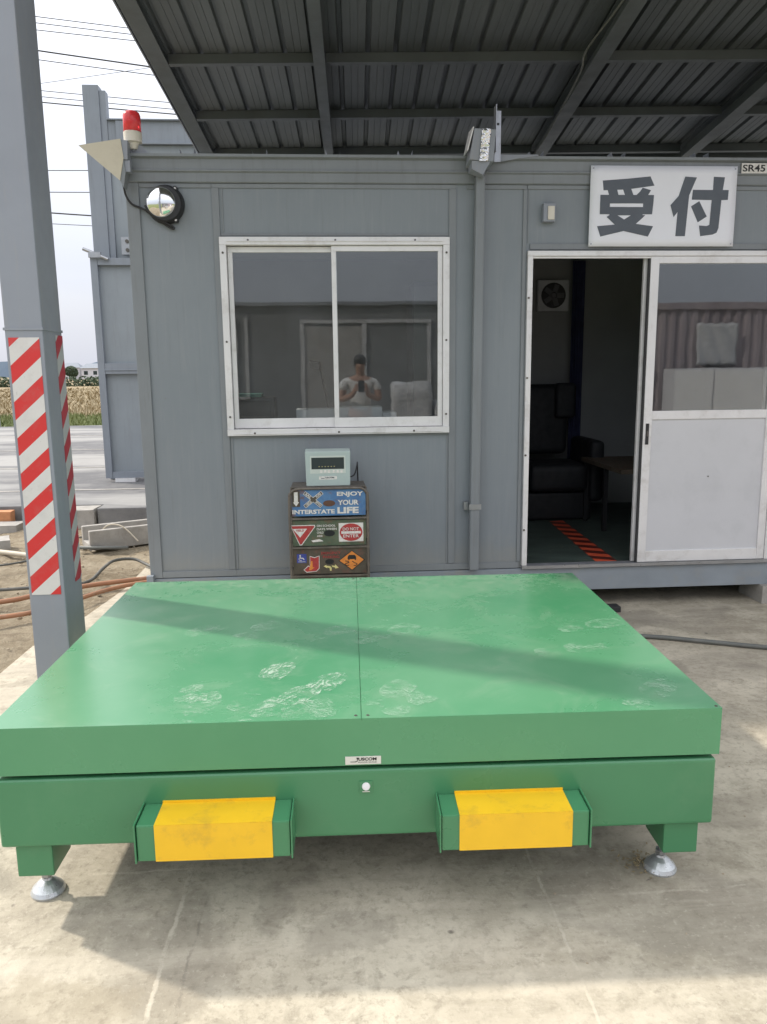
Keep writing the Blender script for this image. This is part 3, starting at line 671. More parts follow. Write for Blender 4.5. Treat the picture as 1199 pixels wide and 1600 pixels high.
m = MB(); m.box(BX0+.041, BX1-.041, BY1-.05, BY1, .262, 2.47); m.build('rear_wall', M['wall'], of)
m = MB(); m.box(BX0+.041, BX1-.041, BY1-.058, BY1-.052, .275, 2.36); m.build('lining', M['int_dark'], of)
m = MB(); m.box(BX0+.041, BX1-.041, YF+.052, BY1-.06, 2.365, 2.38); m.build('ceiling', M['int_ceil'], of)
def floor_m():
    b = NB('green_floor'); n = b.noise(3, 6, .7, stretch=(1,3,1)); n2 = b.noise(9, 8, .75, dist=2)
    col = b.mix(b.mr(n, .3, .7), (.035,.05,.045), (.07,.10,.085)); b.base(b.mix(b.mr(n2, .58, .68, 0, .6), col, (.22,.20,.12))); b.rough(.6); return b.m
m = MB(); m.box(BX0+.041, BX1-.041, YF+.052, BY1-.06, .20, .268); m.build('floor', floor_m(), of)
m = MB(); m.box(BX0, BX1, YF+.06, BY1+.02, 2.50, 2.585); m.build('roof', M['galv'], of)
# fascia: stepped profile swept along X
m = MB(); pf = [(YF-.012,2.465),(YF-.018,2.47),(YF-.018,2.515),(YF-.030,2.522),(YF-.030,2.528),(YF-.022,2.532),(YF-.022,2.585),(YF-.045,2.592),(YF-.045,2.606),(YF+.05,2.606),(YF+.05,2.465)]
m.prism([(BX0-.01, y, z) for y, z in pf], (BX1-BX0+.02, 0, 0)); m.build('fascia', M['trim'], of)
m = MB(); m.prism([(BX0-.004,y,z) for y,z in ((YF-.014,.115),(YF-.014,.252),(YF-.006,.258),(YF+.05,.258),(YF+.05,.115))], (BX1-BX0+.008,0,0)); m.box(BX0, BX0+.1, YF+.051, BY1, .115, .258); m.box(BX1-.1, BX1, YF+.051, BY1, .115, .258); m.box(BX0+.1, BX1-.1, BY1-.1, BY1, .115, .258); m.build('floor_beam', M['beam'], of)
m = MB(); m.box(BX0-.004, BX0+.066, YF-.012, YF-.0006, .262, 2.464); m.build('corner_post', M['trim'], of, bevel=.003)
m = MB(); m.box(BX0-.02, BX0+.02, YF-.05, YF-.0145, .10, .285); m.build('corner_casting', M['beam'], of, bevel=.003)
# battens framing the flat wall panels
def batten(x0, x1, z0, z1, t=.009):
    m = MB(); m.box(x0, x1, YF-t, YF-.0004, z0, z1); m.build('batten', M['trim'], of, bevel=.002)
for x0, x1 in ((-.604,-.566),(.702,.742),(1.122,1.142)): batten(x0, x1, .302, 2.44)
batten(BX0+.067, -.605, 2.441, 2.463, .007); batten(-.603,.741,2.4405,2.463,.007); batten(.80, 1.14, 2.441,2.463,.007); batten(1.145,4.3,2.441,2.463,.007)
batten(BX0+.067, -.560, .263, .300, .011); batten(-.5595, 1.135, .263, .300, .011)
batten(1.165, 2.695, 2.118, 2.150, .010); batten(2.71, 2.75, .302, 2.44); batten(-.564, .701, 2.192, 2.204, .006); batten(-.564,.701,1.078,1.090,.006)
batten(-.560,-.548,.302,1.08,.004); batten(.69,.70,.302,1.08,.004); batten(-.552,-.545,2.21,2.44,.004); batten(1.150,1.157,2.155,2.44,.004)
# roof brackets: little upturned lugs along the roof edge
for x in (-.734,-.339,.067,.471,1.215,1.689,2.178,2.7):
    m = MB(); y = YF+.09
    m.box(x-.035,x+.035,y-.02,y+.05,2.606,2.612)
    m.prism([(x-.034,y-.02,2.612),(x-.030,y-.02,2.612),(x-.045,y-.02,2.66)], (0,.07,0)); m.prism([(x+.034,y-.02,2.612),(x+.030,y-.02,2.612),(x+.036,y-.02,2.662)], (0,.07,0))
    m.prism([(x-.03,y+.03,2.612),(x+.03,y+.03,2.612),(x+.026,y+.03,2.645),(x-.03,y+.03,2.645)], (0,.004,0))
    m.build('roof_lug', M['post'], of)

# window
wn = MB(); y = YF
x0,x1,z0,z1 = -.574,.704,1.092,2.184
wn.box(x0,x1,y-.022,y+.02,z1-.042,z1); wn.box(x0,x1,y-.030,y+.02,z0,z0+.036); wn.box(x0,x0+.036,y-.0215,y+.02,z0+.0365,z1-.0425); wn.box(x1-.036,x1,y-.0215,y+.02,z0+.0365,z1-.0425)
wn.box(x0+.037,x1-.037,y-.034,y-.0305,z0+.008,z0+.013); wn.box(x0+.04,x1-.04,y-.027,y-.0225,z1-.026,z1-.021)
wo = wn.build('window', M['alu'], of, bevel=.002)
def sash(xa, xb, za, zb, y, bot=.055, top=.03, side=.026):
    m = MB(); m.box(xa,xb,y,y+.022,zb-top,zb); m.box(xa,xb,y,y+.022,za,za+bot); m.box(xa,xa+side,y+.0005,y+.0215,za+bot+.0002,zb-top-.0002); m.box(xb-side,xb,y+.0005,y+.0215,za+bot+.0002,zb-top-.0002)
    m.build('sash', M['alu'], wo, bevel=.0015)
    m = MB(); m.box(xa+side-.003,xb-side+.003,y+.009,y+.0125,za+bot-.003,zb-top+.003); m.build('pane', M['glass'], wo)
sash(-.536, .070, 1.131, 2.138, YF+.022); sash(.040, .666, 1.131, 2.140, YF-.004)
m = MB()
for sx in (-.42,.06,.50):
    for sz in (1.106,2.166): m.lathe([(.006,0),(.006,.004)], (sx+random.uniform(-.01,.01), YF-.0305 if sz<1.5 else YF-.0222, sz), (0,-1,0), 8)
for sz in (1.20,1.62,2.1):
    for sx in (-.556,.686): m.lathe([(.006,0),(.006,.004)], (sx, YF-.0218, sz), (0,-1,0), 8)
m.build('screws', M['screw'], wo)

# sliding door unit
m = MB(); x0,x1,z0,z1 = 1.150,2.700,.2585,2.108
m.box(x0,x1,y-.028,y+.052,z1-.028,z1); m.box(x0,x0+.030,y-.0275,y+.052,z0+.021,z1-.0285); m.box(x1-.030,x1,y-.0275,y+.052,z0+.021,z1-.0285)
m.box(x0+.031,x1-.031,y-.018,y-.004,z1-.040,z1-.0285)
dr = m.build('door_frame', M['alu'], of, bevel=.002)
m = MB(); m.box(x0,x1,y-.035,y+.05,.2590,.2645); m.box(x0,x1,y-.035,y-.031,.2646,.279); m.box(x0,x1,y+.002,y+.005,.2646,.279); m.box(x0,x1,y+.028,y+.031,.2646,.279); m.build('threshold', M['galv'], dr)
def door_leaf(xa, xb, yy, full=True):
    lf = MB(); za, zb = .280, 2.078; md_ = 1.148
    lf.box(xa,xa+.050,yy,yy+.026,za,zb); lf.box(xb-.045,xb,yy,yy+.026,za,zb)
    lf.box(xa+.0502,xb-.0452,yy+.001,yy+.025,zb-.038,zb); lf.box(xa+.0502,xb-.0452,yy+.001,yy+.025,md_,md_+.050); lf.box(xa+.0502,xb-.0452,yy+.001,yy+.025,za,za+.068)
    d = lf.build('door', M['alu'], of, bevel=.002)
    m = MB(); m.box(xa+.050,xb-.045,yy+.010,yy+.016,za+.066,md_+.002); m.build('panel', M['door_panel'], d)
    m = MB(); m.box(xa+.048,xb-.043,yy+.011,yy+.0145,md_+.048,zb-.036); m.build('pane', M['glass'], d)
    m = MB(); m.box(xa+.014,xa+.034,yy-.004,yy-.0003,1.000,1.125); h = m.build('handle', M['black'], d, bevel=.002)
    m = MB(); m.box(xa+.019,xa+.029,yy-.0065,yy-.0042,1.05,1.08); m.build('latch', M['screw'], h)
    m = MB(); m.box(xa-.012,xa-.0005,yy+.006,yy+.02,za,zb); m.build('weather_strip', M['rubber'], d)
    m = MB(); m.lathe([(.004,0),(.004,.003)], (xa+.42, yy+.0098, .80), (0,-1,0), 8); m.build('screw', M['screw'], d)
door_leaf(1.868, 2.668, YF-.022)
# a second leaf parked behind, only its edge shows at the stile
m = MB(); m.box(1.842,1.866,YF+.012,YF+.036,.280,2.078); m.box(2.62,2.665,YF+.012,YF+.036,.28,2.078); m.box(1.8665,2.6195,YF+.013,YF+.035,2.04,2.078); m.box(1.8665,2.6195,YF+.013,YF+.035,.28,.34); m.build('door', M['alu'], of, bevel=.002)
m = MB()
for sz in (.5,.95,1.4,1.85): m.lathe([(.006,0),(.006,.005)], (1.158, YF-.028, sz), (0,-1,0), 8)
m.build('screws', M['screw'], dr)

# downpipe with a sheet-metal rain hopper taped in foil
dp = MB(); dp.hexa([(.822,YF-.072,.27),(.878,YF-.072,.27),(.878,YF-.012,.27),(.822,YF-.012,.27),(.842,YF-.072,2.50),(.892,YF-.072,2.50),(.892,YF-.012,2.50),(.842,YF-.012,2.50)])
do = dp.build('downpipe', M['trim'], of, bevel=.008)
m = MB(); m.box(.792,.815,YF-.04,YF-.0105,.635,.68); m.box(.815,.888,YF-.078,YF-.073,.64,.672); m.build('pipe_clamp', M['galv'], do)
m = MB(); m.hexa([(.785,YF-.17,2.555),(.915,YF-.17,2.545),(.915,YF-.05,2.53),(.785,YF-.05,2.54),(.808,YF-.19,2.705),(.925,YF-.19,2.700),(.925,YF-.05,2.715),(.808,YF-.05,2.72)]); ho = m.build('rain_hopper', M['post'], of, bevel=.003)
m = MB(); m.hexa([(.80,YF-.16,2.51),(.86,YF-.16,2.48),(.88,YF-.06,2.48),(.80,YF-.06,2.51),(.80,YF-.165,2.55),(.90,YF-.165,2.545),(.90,YF-.055,2.535),(.80,YF-.055,2.542)]); m.build('hopper_outlet', M['post'], ho)
m = MB(); bmx = []
NN = 14
for k in range(NN+1):
    t = k/NN; zz = 2.545+t*.158; xx = .838+.010*t; yy = YF-.173-.019*t-.003*random.random()
    bmx.append([m.b.verts.new((xx+(j/4)*.046+random.uniform(-.002,.002), yy-.004*random.random(), zz)) for j in range(5)])
for a_, b_ in zip(bmx, bmx[1:]):
    for j in range(4): m.b.faces.new((a_[j],a_[j+1],b_[j+1],b_[j]))
o = m.build('foil_tape', M['foil'], ho); md = o.modifiers.new('t','SOLIDIFY'); md.thickness=.001
m = MB(); m.hexa([(.772,YF-.17,2.60),(.778,YF-.17,2.60),(.778,YF-.06,2.60),(.772,YF-.06,2.60),(.800,YF-.19,2.712),(.806,YF-.19,2.712),(.806,YF-.06,2.72),(.800,YF-.06,2.72)]); m.build('flap', M['alu'], ho)
m = MB(); m.prism([(.93,YF-.05,2.575),(1.0,YF-.05,2.578),(1.08,YF-.05,2.592),(1.19,YF-.05,2.607),(1.19,YF-.05,2.613),(1.05,YF-.05,2.611),(.93,YF-.05,2.612)], (0,.02,0)); m.build('roof_flashing', M['post'], of)
ab = MB(); ab.box(.929,.933,YF-.16,YF-.10,2.60,2.835); ab.box(.9335,.968,YF-.104,YF-.10,2.56,2.818)
ao = ab.build('angle_bracket', M['galv'], of); m = MB(); m.box(.944,.958,YF-.1055,YF-.1042,2.745,2.757); m.build('bolt_hole', M['black'], ao)

# interior pieces seen through the door and the window
fn = thing('exhaust_fan', 'square wall exhaust fan high on the rear wall inside the dark doorway', 'fan', (1.925, 6.72, 2.066))
m = MB(); m.box(1.79,2.06,6.70,6.745,1.937,2.195); m.build('housing', paint('fan_grey', (.50,.51,.53), .5), fn, bevel=.01)
m = MB(); m.lathe([(.105,0),(.105,.004)], (1.925,6.699,2.066), (0,-1,0), 24); m.build('grille', M['black'], fn)
m = MB(); m.lathe([(.03,0),(.02,.012)], (1.925,6.694,2.066), (0,-1,0), 16)
for k in range(5):
    a = k*1.2566; m.bar((1.925,6.690,2.066),(1.925+.09*math.cos(a),6.690,2.066+.09*math.sin(a)),.004,.04,(0,0,1) if abs(math.cos(a))>.4 else (1,0,0))
m.build('blade', paint('fan_blade', (.10,.10,.11), .5), fn)
m = MB(); 
for k in range(14): xx = 2.08+k*.0075; m.tube([(xx,6.66+.008*math.sin(k*2),2.34),(xx,6.66+.01*math.sin(k*2),1.2),(xx,6.66,.30)], .006, 6, 1)
tag(m.build('curtain', M['blue_cloth']), 'narrow dark blue curtain hanging on the rear wall inside the doorway beside the fan', 'curtain')
ch = thing('armchair', 'bulky black leather armchair inside the dark doorway', 'armchair', (1.75, 6.43, .27))
def soft(name, x0_,x1_,y0_,y1_,z0_,z1_,par,mt,bv=.06):
    m = MB(); m.box(x0_+.10,x1_+.10,y0_+.48,y1_+.48,z0_,z1_); return m.build(name, mt, par, bevel=bv, segs=4, smooth=True)
soft('backrest',1.50,1.90,5.95,6.12,.75,1.33,ch,M['leather']); soft('headrest',1.78,1.95,5.90,6.02,1.05,1.34,ch,M['leather'],.04); soft('seat',1.46,1.93,5.45,5.93,.50,.72,ch,M['leather'])
soft('armrest',1.34,1.455,5.45,6.0,.42,.90,ch,M['leather'],.05); soft('armrest',1.935,2.05,5.45,6.0,.42,.90,ch,M['leather'],.05); soft('base',1.42,1.97,5.5,5.98,.272,.495,ch,M['leather'],.03)
dk = thing('desk', 'low grey desk just inside the window', 'desk', (-.1, 4.95, .27))
m = MB(); m.box(-.98,.62,4.72,5.30,1.10,1.13); m.build('desktop', M['desk'], dk, bevel=.003)
for xx, yy in ((-.94,4.76),(.56,4.76),(-.94,5.24),(.56,5.24)):
    m = MB(); m.box(xx,xx+.04,yy,yy+.04,.27,1.098); m.build('leg', M['screw'], dk)
lp = thing('desk_lamp', 'thin black desk lamp with a bent head standing on the desk behind the window', 'lamp', (.01, 5.0, 1.13))
m = MB(); m.lathe([(.055,0),(.05,.012)], (.01,5.0,1.1305), n=20); m.build('base', M['black'], lp)
m = MB(); m.tube([(.01,5.0,1.14),(-.005,5.0,1.28),(-.04,4.99,1.46)], .005, 8, 4); m.build('arm', M['black'], lp)
m = MB(); m.hexa([(-.105,4.95,1.475),(-.045,4.95,1.455),(-.03,5.02,1.46),(-.09,5.02,1.48),(-.11,4.95,1.52),(-.05,4.95,1.51),(-.035,5.02,1.51),(-.10,5.02,1.525)]); m.build('lamp_shade', M['black'], lp, bevel=.006)
for (x0_,x1_,y0_,z1_,lab) in ((-.19,.05,4.80,1.225,'white carton on the desk behind the left window pane'),(.07,.33,4.78,1.235,'white carton on the desk behind the right window pane'),(.335,.42,4.80,1.20,'small white carton at the right end of the white cartons on the desk')):
    m = MB(); m.box(x0_,x1_,y0_,y0_+.2,1.1305,z1_); m.box(x0_+.002,x1_-.002,y0_+.09,y0_+.11,z1_+.0003,z1_+.001); tag(m.build('carton', M['paper']), lab, 'carton', 'white cartons on the desk')
pr = thing('printer', 'dark printer with a folder on it on the desk at the left of the window', 'printer', (-.45, 4.95, 1.13))
m = MB(); m.box(-.60,-.32,4.82,5.1,1.1305,1.30); m.build('body', M['black'], pr, bevel=.02); m = MB(); m.box(-.57,-.36,4.80,4.83,1.16,1.19); m.build('tray', M['screw'], pr)
m = MB(); m.box(-.61,-.40,4.84,5.0,1.302,1.322); m.build('folder', paint('green_folder', (.05,.2,.15), .5), pr)
lk = thing('locker', 'tall dark locker standing behind the right edge of the window', 'locker', (.78, 5.2, .27))
m = MB(); m.box(.55,.98,5.05,5.45,.27,2.0); m.build('cabinet_body', paint('locker_grey', (.10,.10,.10), .5), lk, bevel=.006)
m = MB(); m.box(.56,.76,5.042,5.0495,.30,1.97); m.box(.77,.97,5.042,5.0495,.30,1.97); m.build('door', paint('locker_door', (.13,.13,.13), .45), lk)
vs = MB(); vs.box(2.145,2.32,5.2,5.34,.80,1.10); tag(vs.build('folded_vest', M['vest'], bevel=.03, segs=3, smooth=True), 'orange safety vest just inside the doorway beside the door edge', 'vest')
sb = thing('side_table', 'low dark table inside the doorway right of the armchair', 'table', (2.2, 5.7, .27))
m = MB(); m.box(1.98,2.6,5.15,6.0,.74,.77); m.build('tabletop', M['wood_dark'], sb)
for xx, yy in ((2.0,5.52),(2.55,5.52),(2.0,5.95),(2.55,5.95)):
    m = MB(); m.box(xx,xx+.03,yy,yy+.03,.27,.739); m.build('leg', M['black'], sb)
M['floor_tape'] = tape_mat('floor_hazard_tape', (.75,.10,.04), (.16,.03,.02), 0, 1, 1)
b = NB('floor_hazard_tape'); q = b.xyz(); f = b.math('FRACT', b.math('DIVIDE', b.math('ADD', q[1], b.math('MULTIPLY', q[0], .5)), .17))
b.base(b.mix(b.math('LESS_THAN', f, .5), (.10,.02,.015), (.72,.11,.05))); b.rough(.5)
m = MB(); m.prism([(1.725,5.95,.2685),(1.84,5.98,.2685),(1.775,4.62,.2685),(1.64,4.62,.2685)], (0,0,.0012)); tag(m.build('floor_tape', b.m), 'red and black striped tape on the floor just inside the doorway', 'floor tape')

# supports under the office
for x, y_, lab in ((-.98,4.70,'concrete pad under the front left corner of the office'),(2.78,4.66,'grey support block under the floor beam at the right edge of the photo'),(4.2,4.70,'concrete pad under the front right corner of the office'),(-.98,6.6,'concrete pad under the rear left corner of the office'),(4.2,6.6,'concrete pad under the rear right corner of the office')):
    block('support_block', x-.12, x+.14, y_-.16, y_+.12, 0.001, .113, M['conc_block'], lab, 'support block', group='support blocks under the office')
m = MB(); m.box(1.60,1.735,4.42,4.50,.001,.035); tag(m.build('rubber_pad', M['rubber'], bevel=.004), 'small dark rubber pad on the concrete just behind the right edge of the scale', 'rubber pad')

# ---------------------------------------------------------------- signs and fittings on the facade
sg = thing('reception_sign', 'white sign with two large dark characters fixed above the sliding door', 'sign', (1.915, YF-.014, 2.13))
def SX(x): return 1.494+(x-75)/905*.845
def SZ(y_): return 2.560-(y_-87)/500*.430
m = MB()
gx, gz = 18, 10; gv = []
for j in range(gz+1):
    for i in range(gx+1):
        x = 1.493+.845*i/gx; z = 2.130+.432*j/gz; gv.append(m.b.verts.new((x, YF-.0345-.0012*math.sin(i*.9)*math.cos(j*.7), z)))
for j in range(gz):
    for i in range(gx): a = j*(gx+1)+i; m.b.faces.new((gv[a],gv[a+1],gv[a+gx+2],gv[a+gx+1]))
o = m.build('sign_board', M['sign_white'], sg, smooth=True); md = o.modifiers.new('t','SOLIDIFY'); md.thickness=.0015; md.offset=-1
m = MB()
G = [[(148,177),(300,165),(440,150),(467,207),(300,231),(155,237)],
 [(180,234),(238,230),(248,266),(190,266)],[(275,231),(325,228),(340,266),(288,266)],[(395,220),(447,235),(430,266),(358,266),(380,244)],
 [(137,265),(467,265),(465,318),(137,318)],[(137,318),(197,318),(197,385),(137,385)],[(402,318),(465,318),(460,385),(402,385)],[(197,340),(402,340),(402,392),(197,392)],
 [(180,402),(197,391),(245,391),(288,418),(330,391),(418,390),(405,405),(362,445),(470,460),(440,525),(288,490),(145,525),(123,460),(232,450)],
 [(655,150),(727,155),(685,265),(672,522),(612,522),(618,370),(595,402),(572,328),(620,270)],
 [(832,150),(902,153),(893,232),(930,232),(928,293),(888,295),(880,470),(870,500),(845,512),(768,522),(757,455),(805,458),(822,450),(828,295),(703,293),(707,232),(832,232)],
 [(750,302),(802,398),(748,435),(700,335)]]
for gi, g_ in enumerate(G): m.poly([(SX(x), SZ(y_)) for x, y_ in g_], YF-.0370-.00008*gi, .0009)
m.build('lettering', M['ink'], sg)
m = MB(); [m.lathe([(.005,0),(.005,.002)], (x, YF-.0355, z), (0,-1,0), 8) for x in (1.507,2.325) for z in (2.144,2.548)]; m.build('screws', M['galv'], sg)
s2 = thing('number_plate', 'small white plate reading SR45 at the right end under the fascia', 'sign', (2.46, YF-.014, 2.53))
m = MB(); m.box(2.362,2.540,YF-.0335,YF-.0315,2.526,2.580); m.build('plate', M['ink_white'], s2)
m = MB(); m.text('SR45', 2.368, 2.500, 2.535, 2.572, YF-.0345, bold=.02); m.build('lettering', M['ink_black'], s2)
sl = thing('wall_light', 'small grey wall light with a pale lens left of the reception sign', 'wall light', (1.262, YF, 2.31))
m = MB(); m.box(1.228,1.298,YF-.045,YF-.0006,2.262,2.362); m.build('housing', M['post'], sl, bevel=.006)
m = MB(); m.box(1.252,1.290,YF-.052,YF-.0455,2.272,2.345); m.build('lens', M['cream'], sl, bevel=.003)

be = thing('alarm_bell', 'round chrome alarm bell with a dark rim on the upper left of the office wall', 'bell', (-.858, YF, 2.355))
m = MB(); m.lathe([(.100,0),(.103,.012),(.095,.040),(.088,.052)], (-.852,YF-.0006,2.352), (0,-1,0), 40); m.build('housing', M['black'], be, smooth=False)
m = MB(); prof = [(.080*math.cos(t), .050+.038*math.sin(t)) for t in [i*math.pi/2/9 for i in range(9)]]+[(.001,.088)]
m.lathe([(.082,.045)]+prof, (-.868,YF-.002,2.356), (0,-1,0), 40); m.build('dome', M['chrome'], be, smooth=True)
m = MB()
for a in (.95,-1.0,3.5):
    cx_, cz_ = -.852+.098*math.cos(a), 2.352+.098*math.sin(a); m.lathe([(.014,0),(.014,.03)], (cx_,YF-.002,cz_), (0,-1,0), 10)
m.build('lug', M['black'], be)
m = MB()
for a in (.95,-1.0,3.5): m.lathe([(.007,0),(.005,.004)], (-.852+.098*math.cos(a),YF-.032,2.352+.098*math.sin(a)), (0,-1,0), 10)
m.build('screw', M['alu'], be)
m = MB(); m.tube([(-1.075,YF-.03,2.50),(-1.062,YF-.04,2.43),(-1.055,YF-.03,2.39),(-1.03,YF-.025,2.352),(-.99,YF-.02,2.335),(-.95,YF-.03,2.315),(-.90,YF-.03,2.275),(-.84,YF-.02,2.235),(-.815,YF-.018,2.225),(-.82,YF-.018,2.238),(-.87,YF-.04,2.262),(-.93,YF-.05,2.30),(-.955,YF-.05,2.34)], .006, 6, 5)
tag(m.build('bell_cable', M['black'], smooth=True), 'black cable looping under the chrome alarm bell', 'cable')

bc = thing('beacon_light', 'red rotating beacon with a cream base on the top left corner of the office', 'beacon', (-1.0, YF, 2.66))
BXc, BYc = -1.003, YF-.02
m = MB(); m.lathe([(.020,-.03),(.030,0),(.047,.004),(.048,.052),(.044,.056)], (BXc,BYc,2.660), n=32); m.build('base', M['cream'], bc, smooth=False)
m = MB(); m.lathe([(.042,.0562),(.046,.058),(.0455,.138),(.040,.152),(.025,.160),(.001,.162)], (BXc,BYc,2.660), n=32); m.build('lens', M['beacon_red'], bc, smooth=True)
m = MB(); m.lathe([(.006,0),(.006,.12)], (BXc,BYc,2.62), n=8); m.prism([(BXc-.03,BYc,2.606),(BXc+.085,BYc,2.606),(BXc+.05,BYc,2.645),(BXc+.02,BYc,2.660),(BXc-.03,BYc,2.660)], (0,.05,0)); m.build('bracket', M['post'], bc)

th_ = thing('triangular_hood', 'beige triangular hood at the top left corner of the office, below the red beacon', 'hood', (-1.1, YF-.02, 2.55))
y0_ = YF-.10
T3 = [(-1.268,2.628),(-1.050,2.662),(-1.040,2.570),(-1.066,2.455)]
m = MB(); m.prism([(x, y0_, z) for x, z in T3], (0,.0035,0)); m.build('face_sheet', M['beige'], th_)
m = MB()
m.hexa([(-1.050,y0_+.004,2.560),(-1.020,y0_+.004,2.56),(-1.020,YF+.05,2.56),(-1.06,YF+.05,2.56),(-1.050,y0_+.004,2.660),(-1.015,y0_+.004,2.655),(-1.015,YF+.05,2.655),(-1.06,YF+.05,2.66)])
m.box(-1.045,-1.010,y0_+.010,YF-.046,2.50,2.559)
m.build('mounting_box', M['post'], th_, bevel=.003)
m = MB(); m.prism([(-1.066,y0_+.004,2.455),(-1.042,y0_+.004,2.568),(-1.035,y0_+.004,2.50),(-1.050,y0_+.004,2.42)], (0,.07,0)); m.build('rear_flap', M['trim'], th_)
m = MB(); m.prism([(-1.266,y0_+.0036,2.628),(-1.052,y0_+.0036,2.661),(-1.052,y0_+.0036,2.657),(-1.262,y0_+.0036,2.624)], (0,.09,0)); m.build('hood_lip', M['beige'], th_)

# ---------------------------------------------------------------- weighing indicator on the sign cabinet
cb = thing('drawer_cabinet', 'retro metal cabinet with road sign pictures on its drawers, against the office wall', 'cabinet', (-.005, 4.34, 0))
CY = 4.235; CX0, CX1, CZT = -.229, .216, .826
def KX(c_): return CX0+(c_-134)*(.445/902)
def KZ(c_): return CZT-(c_-515)*(.487/965)
m = MB()
for yy in (CY, 4.46):
    m.tube([(CX0+.008,yy,.01),(CX0+.008,yy,.45),(CX0+.008,yy,.755),(CX0+.016,yy,.798),(CX0+.04,yy,.818),(CX0+.08,yy,.822),(0,yy,.822),(CX1-.08,yy,.822),(CX1-.04,yy,.818),(CX1-.016,yy,.798),(CX1-.008,yy,.755),(CX1-.008,yy,.45),(CX1-.008,yy,.01)], .007, 8, 3)
for zz in (.655,.492,.33,.17,.05):
    m.box(CX0+.010,CX1-.010,CY-.004,CY+.006,zz-.005,zz+.005)
    m.box(CX0+.003,CX0+.010,CY,4.46,zz-.005,zz+.005); m.box(CX1-.010,CX1-.003,CY,4.46,zz-.005,zz+.005)
m.box(CX0+.02,CX1-.02,CY+.01,4.455,.826,.829)
m.build('frame', M['cab_metal'], cb, smooth=False)
m = MB(); m.box(CX0+.012,CX1-.012,4.45,4.458,.03,.81); m.build('back_panel', M['wood_dark'], cb)
yb = CY+.006
def drawer(z0_, z1_, mt, rnd=False):
    m = MB()
    xa, xb = CX0+.020, CX1-.020
    if rnd: m.prism([(xa,yb,z0_),(xb,yb,z0_),(xb,yb,z1_-.03),(xb-.012,yb,z1_-.008),(xb-.035,yb,z1_),(xa+.035,yb,z1_),(xa+.012,yb,z1_-.008),(xa,yb,z1_-.03)], (0,.012,0))
    else: m.box(xa,xb,yb,yb+.012,z0_,z1_)
    m.box(xa+.003,xb-.003,yb+.0125,yb+.19,z0_+.004,z1_-.035 if rnd else z1_-.004)
    return m.build('drawer', mt, cb)
def mark(par, mt, name='picture', **k):
    pass
d1 = drawer(KZ(826), KZ(540), M['wood_blue'], True); d2 = drawer(KZ(1160), KZ(876), M['wood_olive']); d3 = drawer(KZ(1478), KZ(1192), M['wood_dark']); drawer(.18,.322,M['wood_dark']); drawer(.06,.162,M['wood_dark'])
def PP(mb, pts, lvl): mb.poly([(KX(x), KZ(y_)) for x, y_ in pts], yb-.0012-.0006*lvl, .0006)
def TT(mb, txt, x0_, y0, x1_, y1, lvl, bold=.02, rot=0): mb.text(txt, KX(x0_), KX(x1_), KZ(y1), KZ(y0), yb-.0016-.0006*lvl, bold=bold, rot=rot)
def circ(cx_, cy_, rx, ry, n=24): return [(cx_+rx*math.cos(2*math.pi*i/n), cy_+ry*math.sin(2*math.pi*i/n)) for i in range(n)]
# top drawer
m = MB(); TT(m,'ENJOY',678,565,970,625,0,.035); TT(m,'YOUR',685,655,918,712,0,.035); TT(m,'LIFE',680,735,918,805,0,.045); TT(m,'INTERSTATE',180,755,650,803,0,.035); m.build('lettering', M['ink_white'], d1)
m = MB(); PP(m,[(180,550),(268,550),(268,722),(180,722)],0); m.build('picture', M['wood_dark'], d1)
m = MB(); PP(m,[(203,560),(245,560),(245,670),(258,670),(224,716),(190,670),(203,670)],1)
def cross(mb, lvl, inset):
    for (xa,ya,xb_,yb_) in ((318,568,505,722),(515,568,318,722)):
        d = Vector((xb_-xa,yb_-ya)).normalized(); n_ = Vector((-d.y,d.x)); w2 = 21-inset; p = Vector((xa,ya))+d*inset; q_ = Vector((xb_,yb_))-d*inset
        PP(mb, [tuple(p+n_*w2),tuple(q_+n_*w2),tuple(q_-n_*w2),tuple(p-n_*w2)], lvl); lvl += .3
cross(m, 1, 0); m.build('picture', M['ink_white'], d1)
m = MB(); cross(m, 1.8, 5); m.build('picture', M['wood_dark'], d1)
m = MB()
sx_, sz_ = .445/902, .487/965
r1 = -math.atan2((722-568)*sz_, (505-318)*sx_)
m.text('RAIL', KX(325),KX(400),KZ(618)-.0,KZ(590)-.0, yb-.0034, bold=.03, rot=r1); m.text('ROAD', KX(440),KX(505),KZ(612),KZ(584), yb-.0034, bold=.03, rot=-r1)
m.text('CROS', KX(325),KX(400),KZ(702),KZ(674), yb-.0034, bold=.03, rot=-r1); m.text('SING', KX(435),KX(505),KZ(702),KZ(674), yb-.0034, bold=.03, rot=r1); m.build('lettering', M['ink_white'], d1)
m = MB(); PP(m, circ(590,690,68,34), 1); m.build('handle_hole', paint('rusty_hole', (.12,.06,.04), .7), d1)
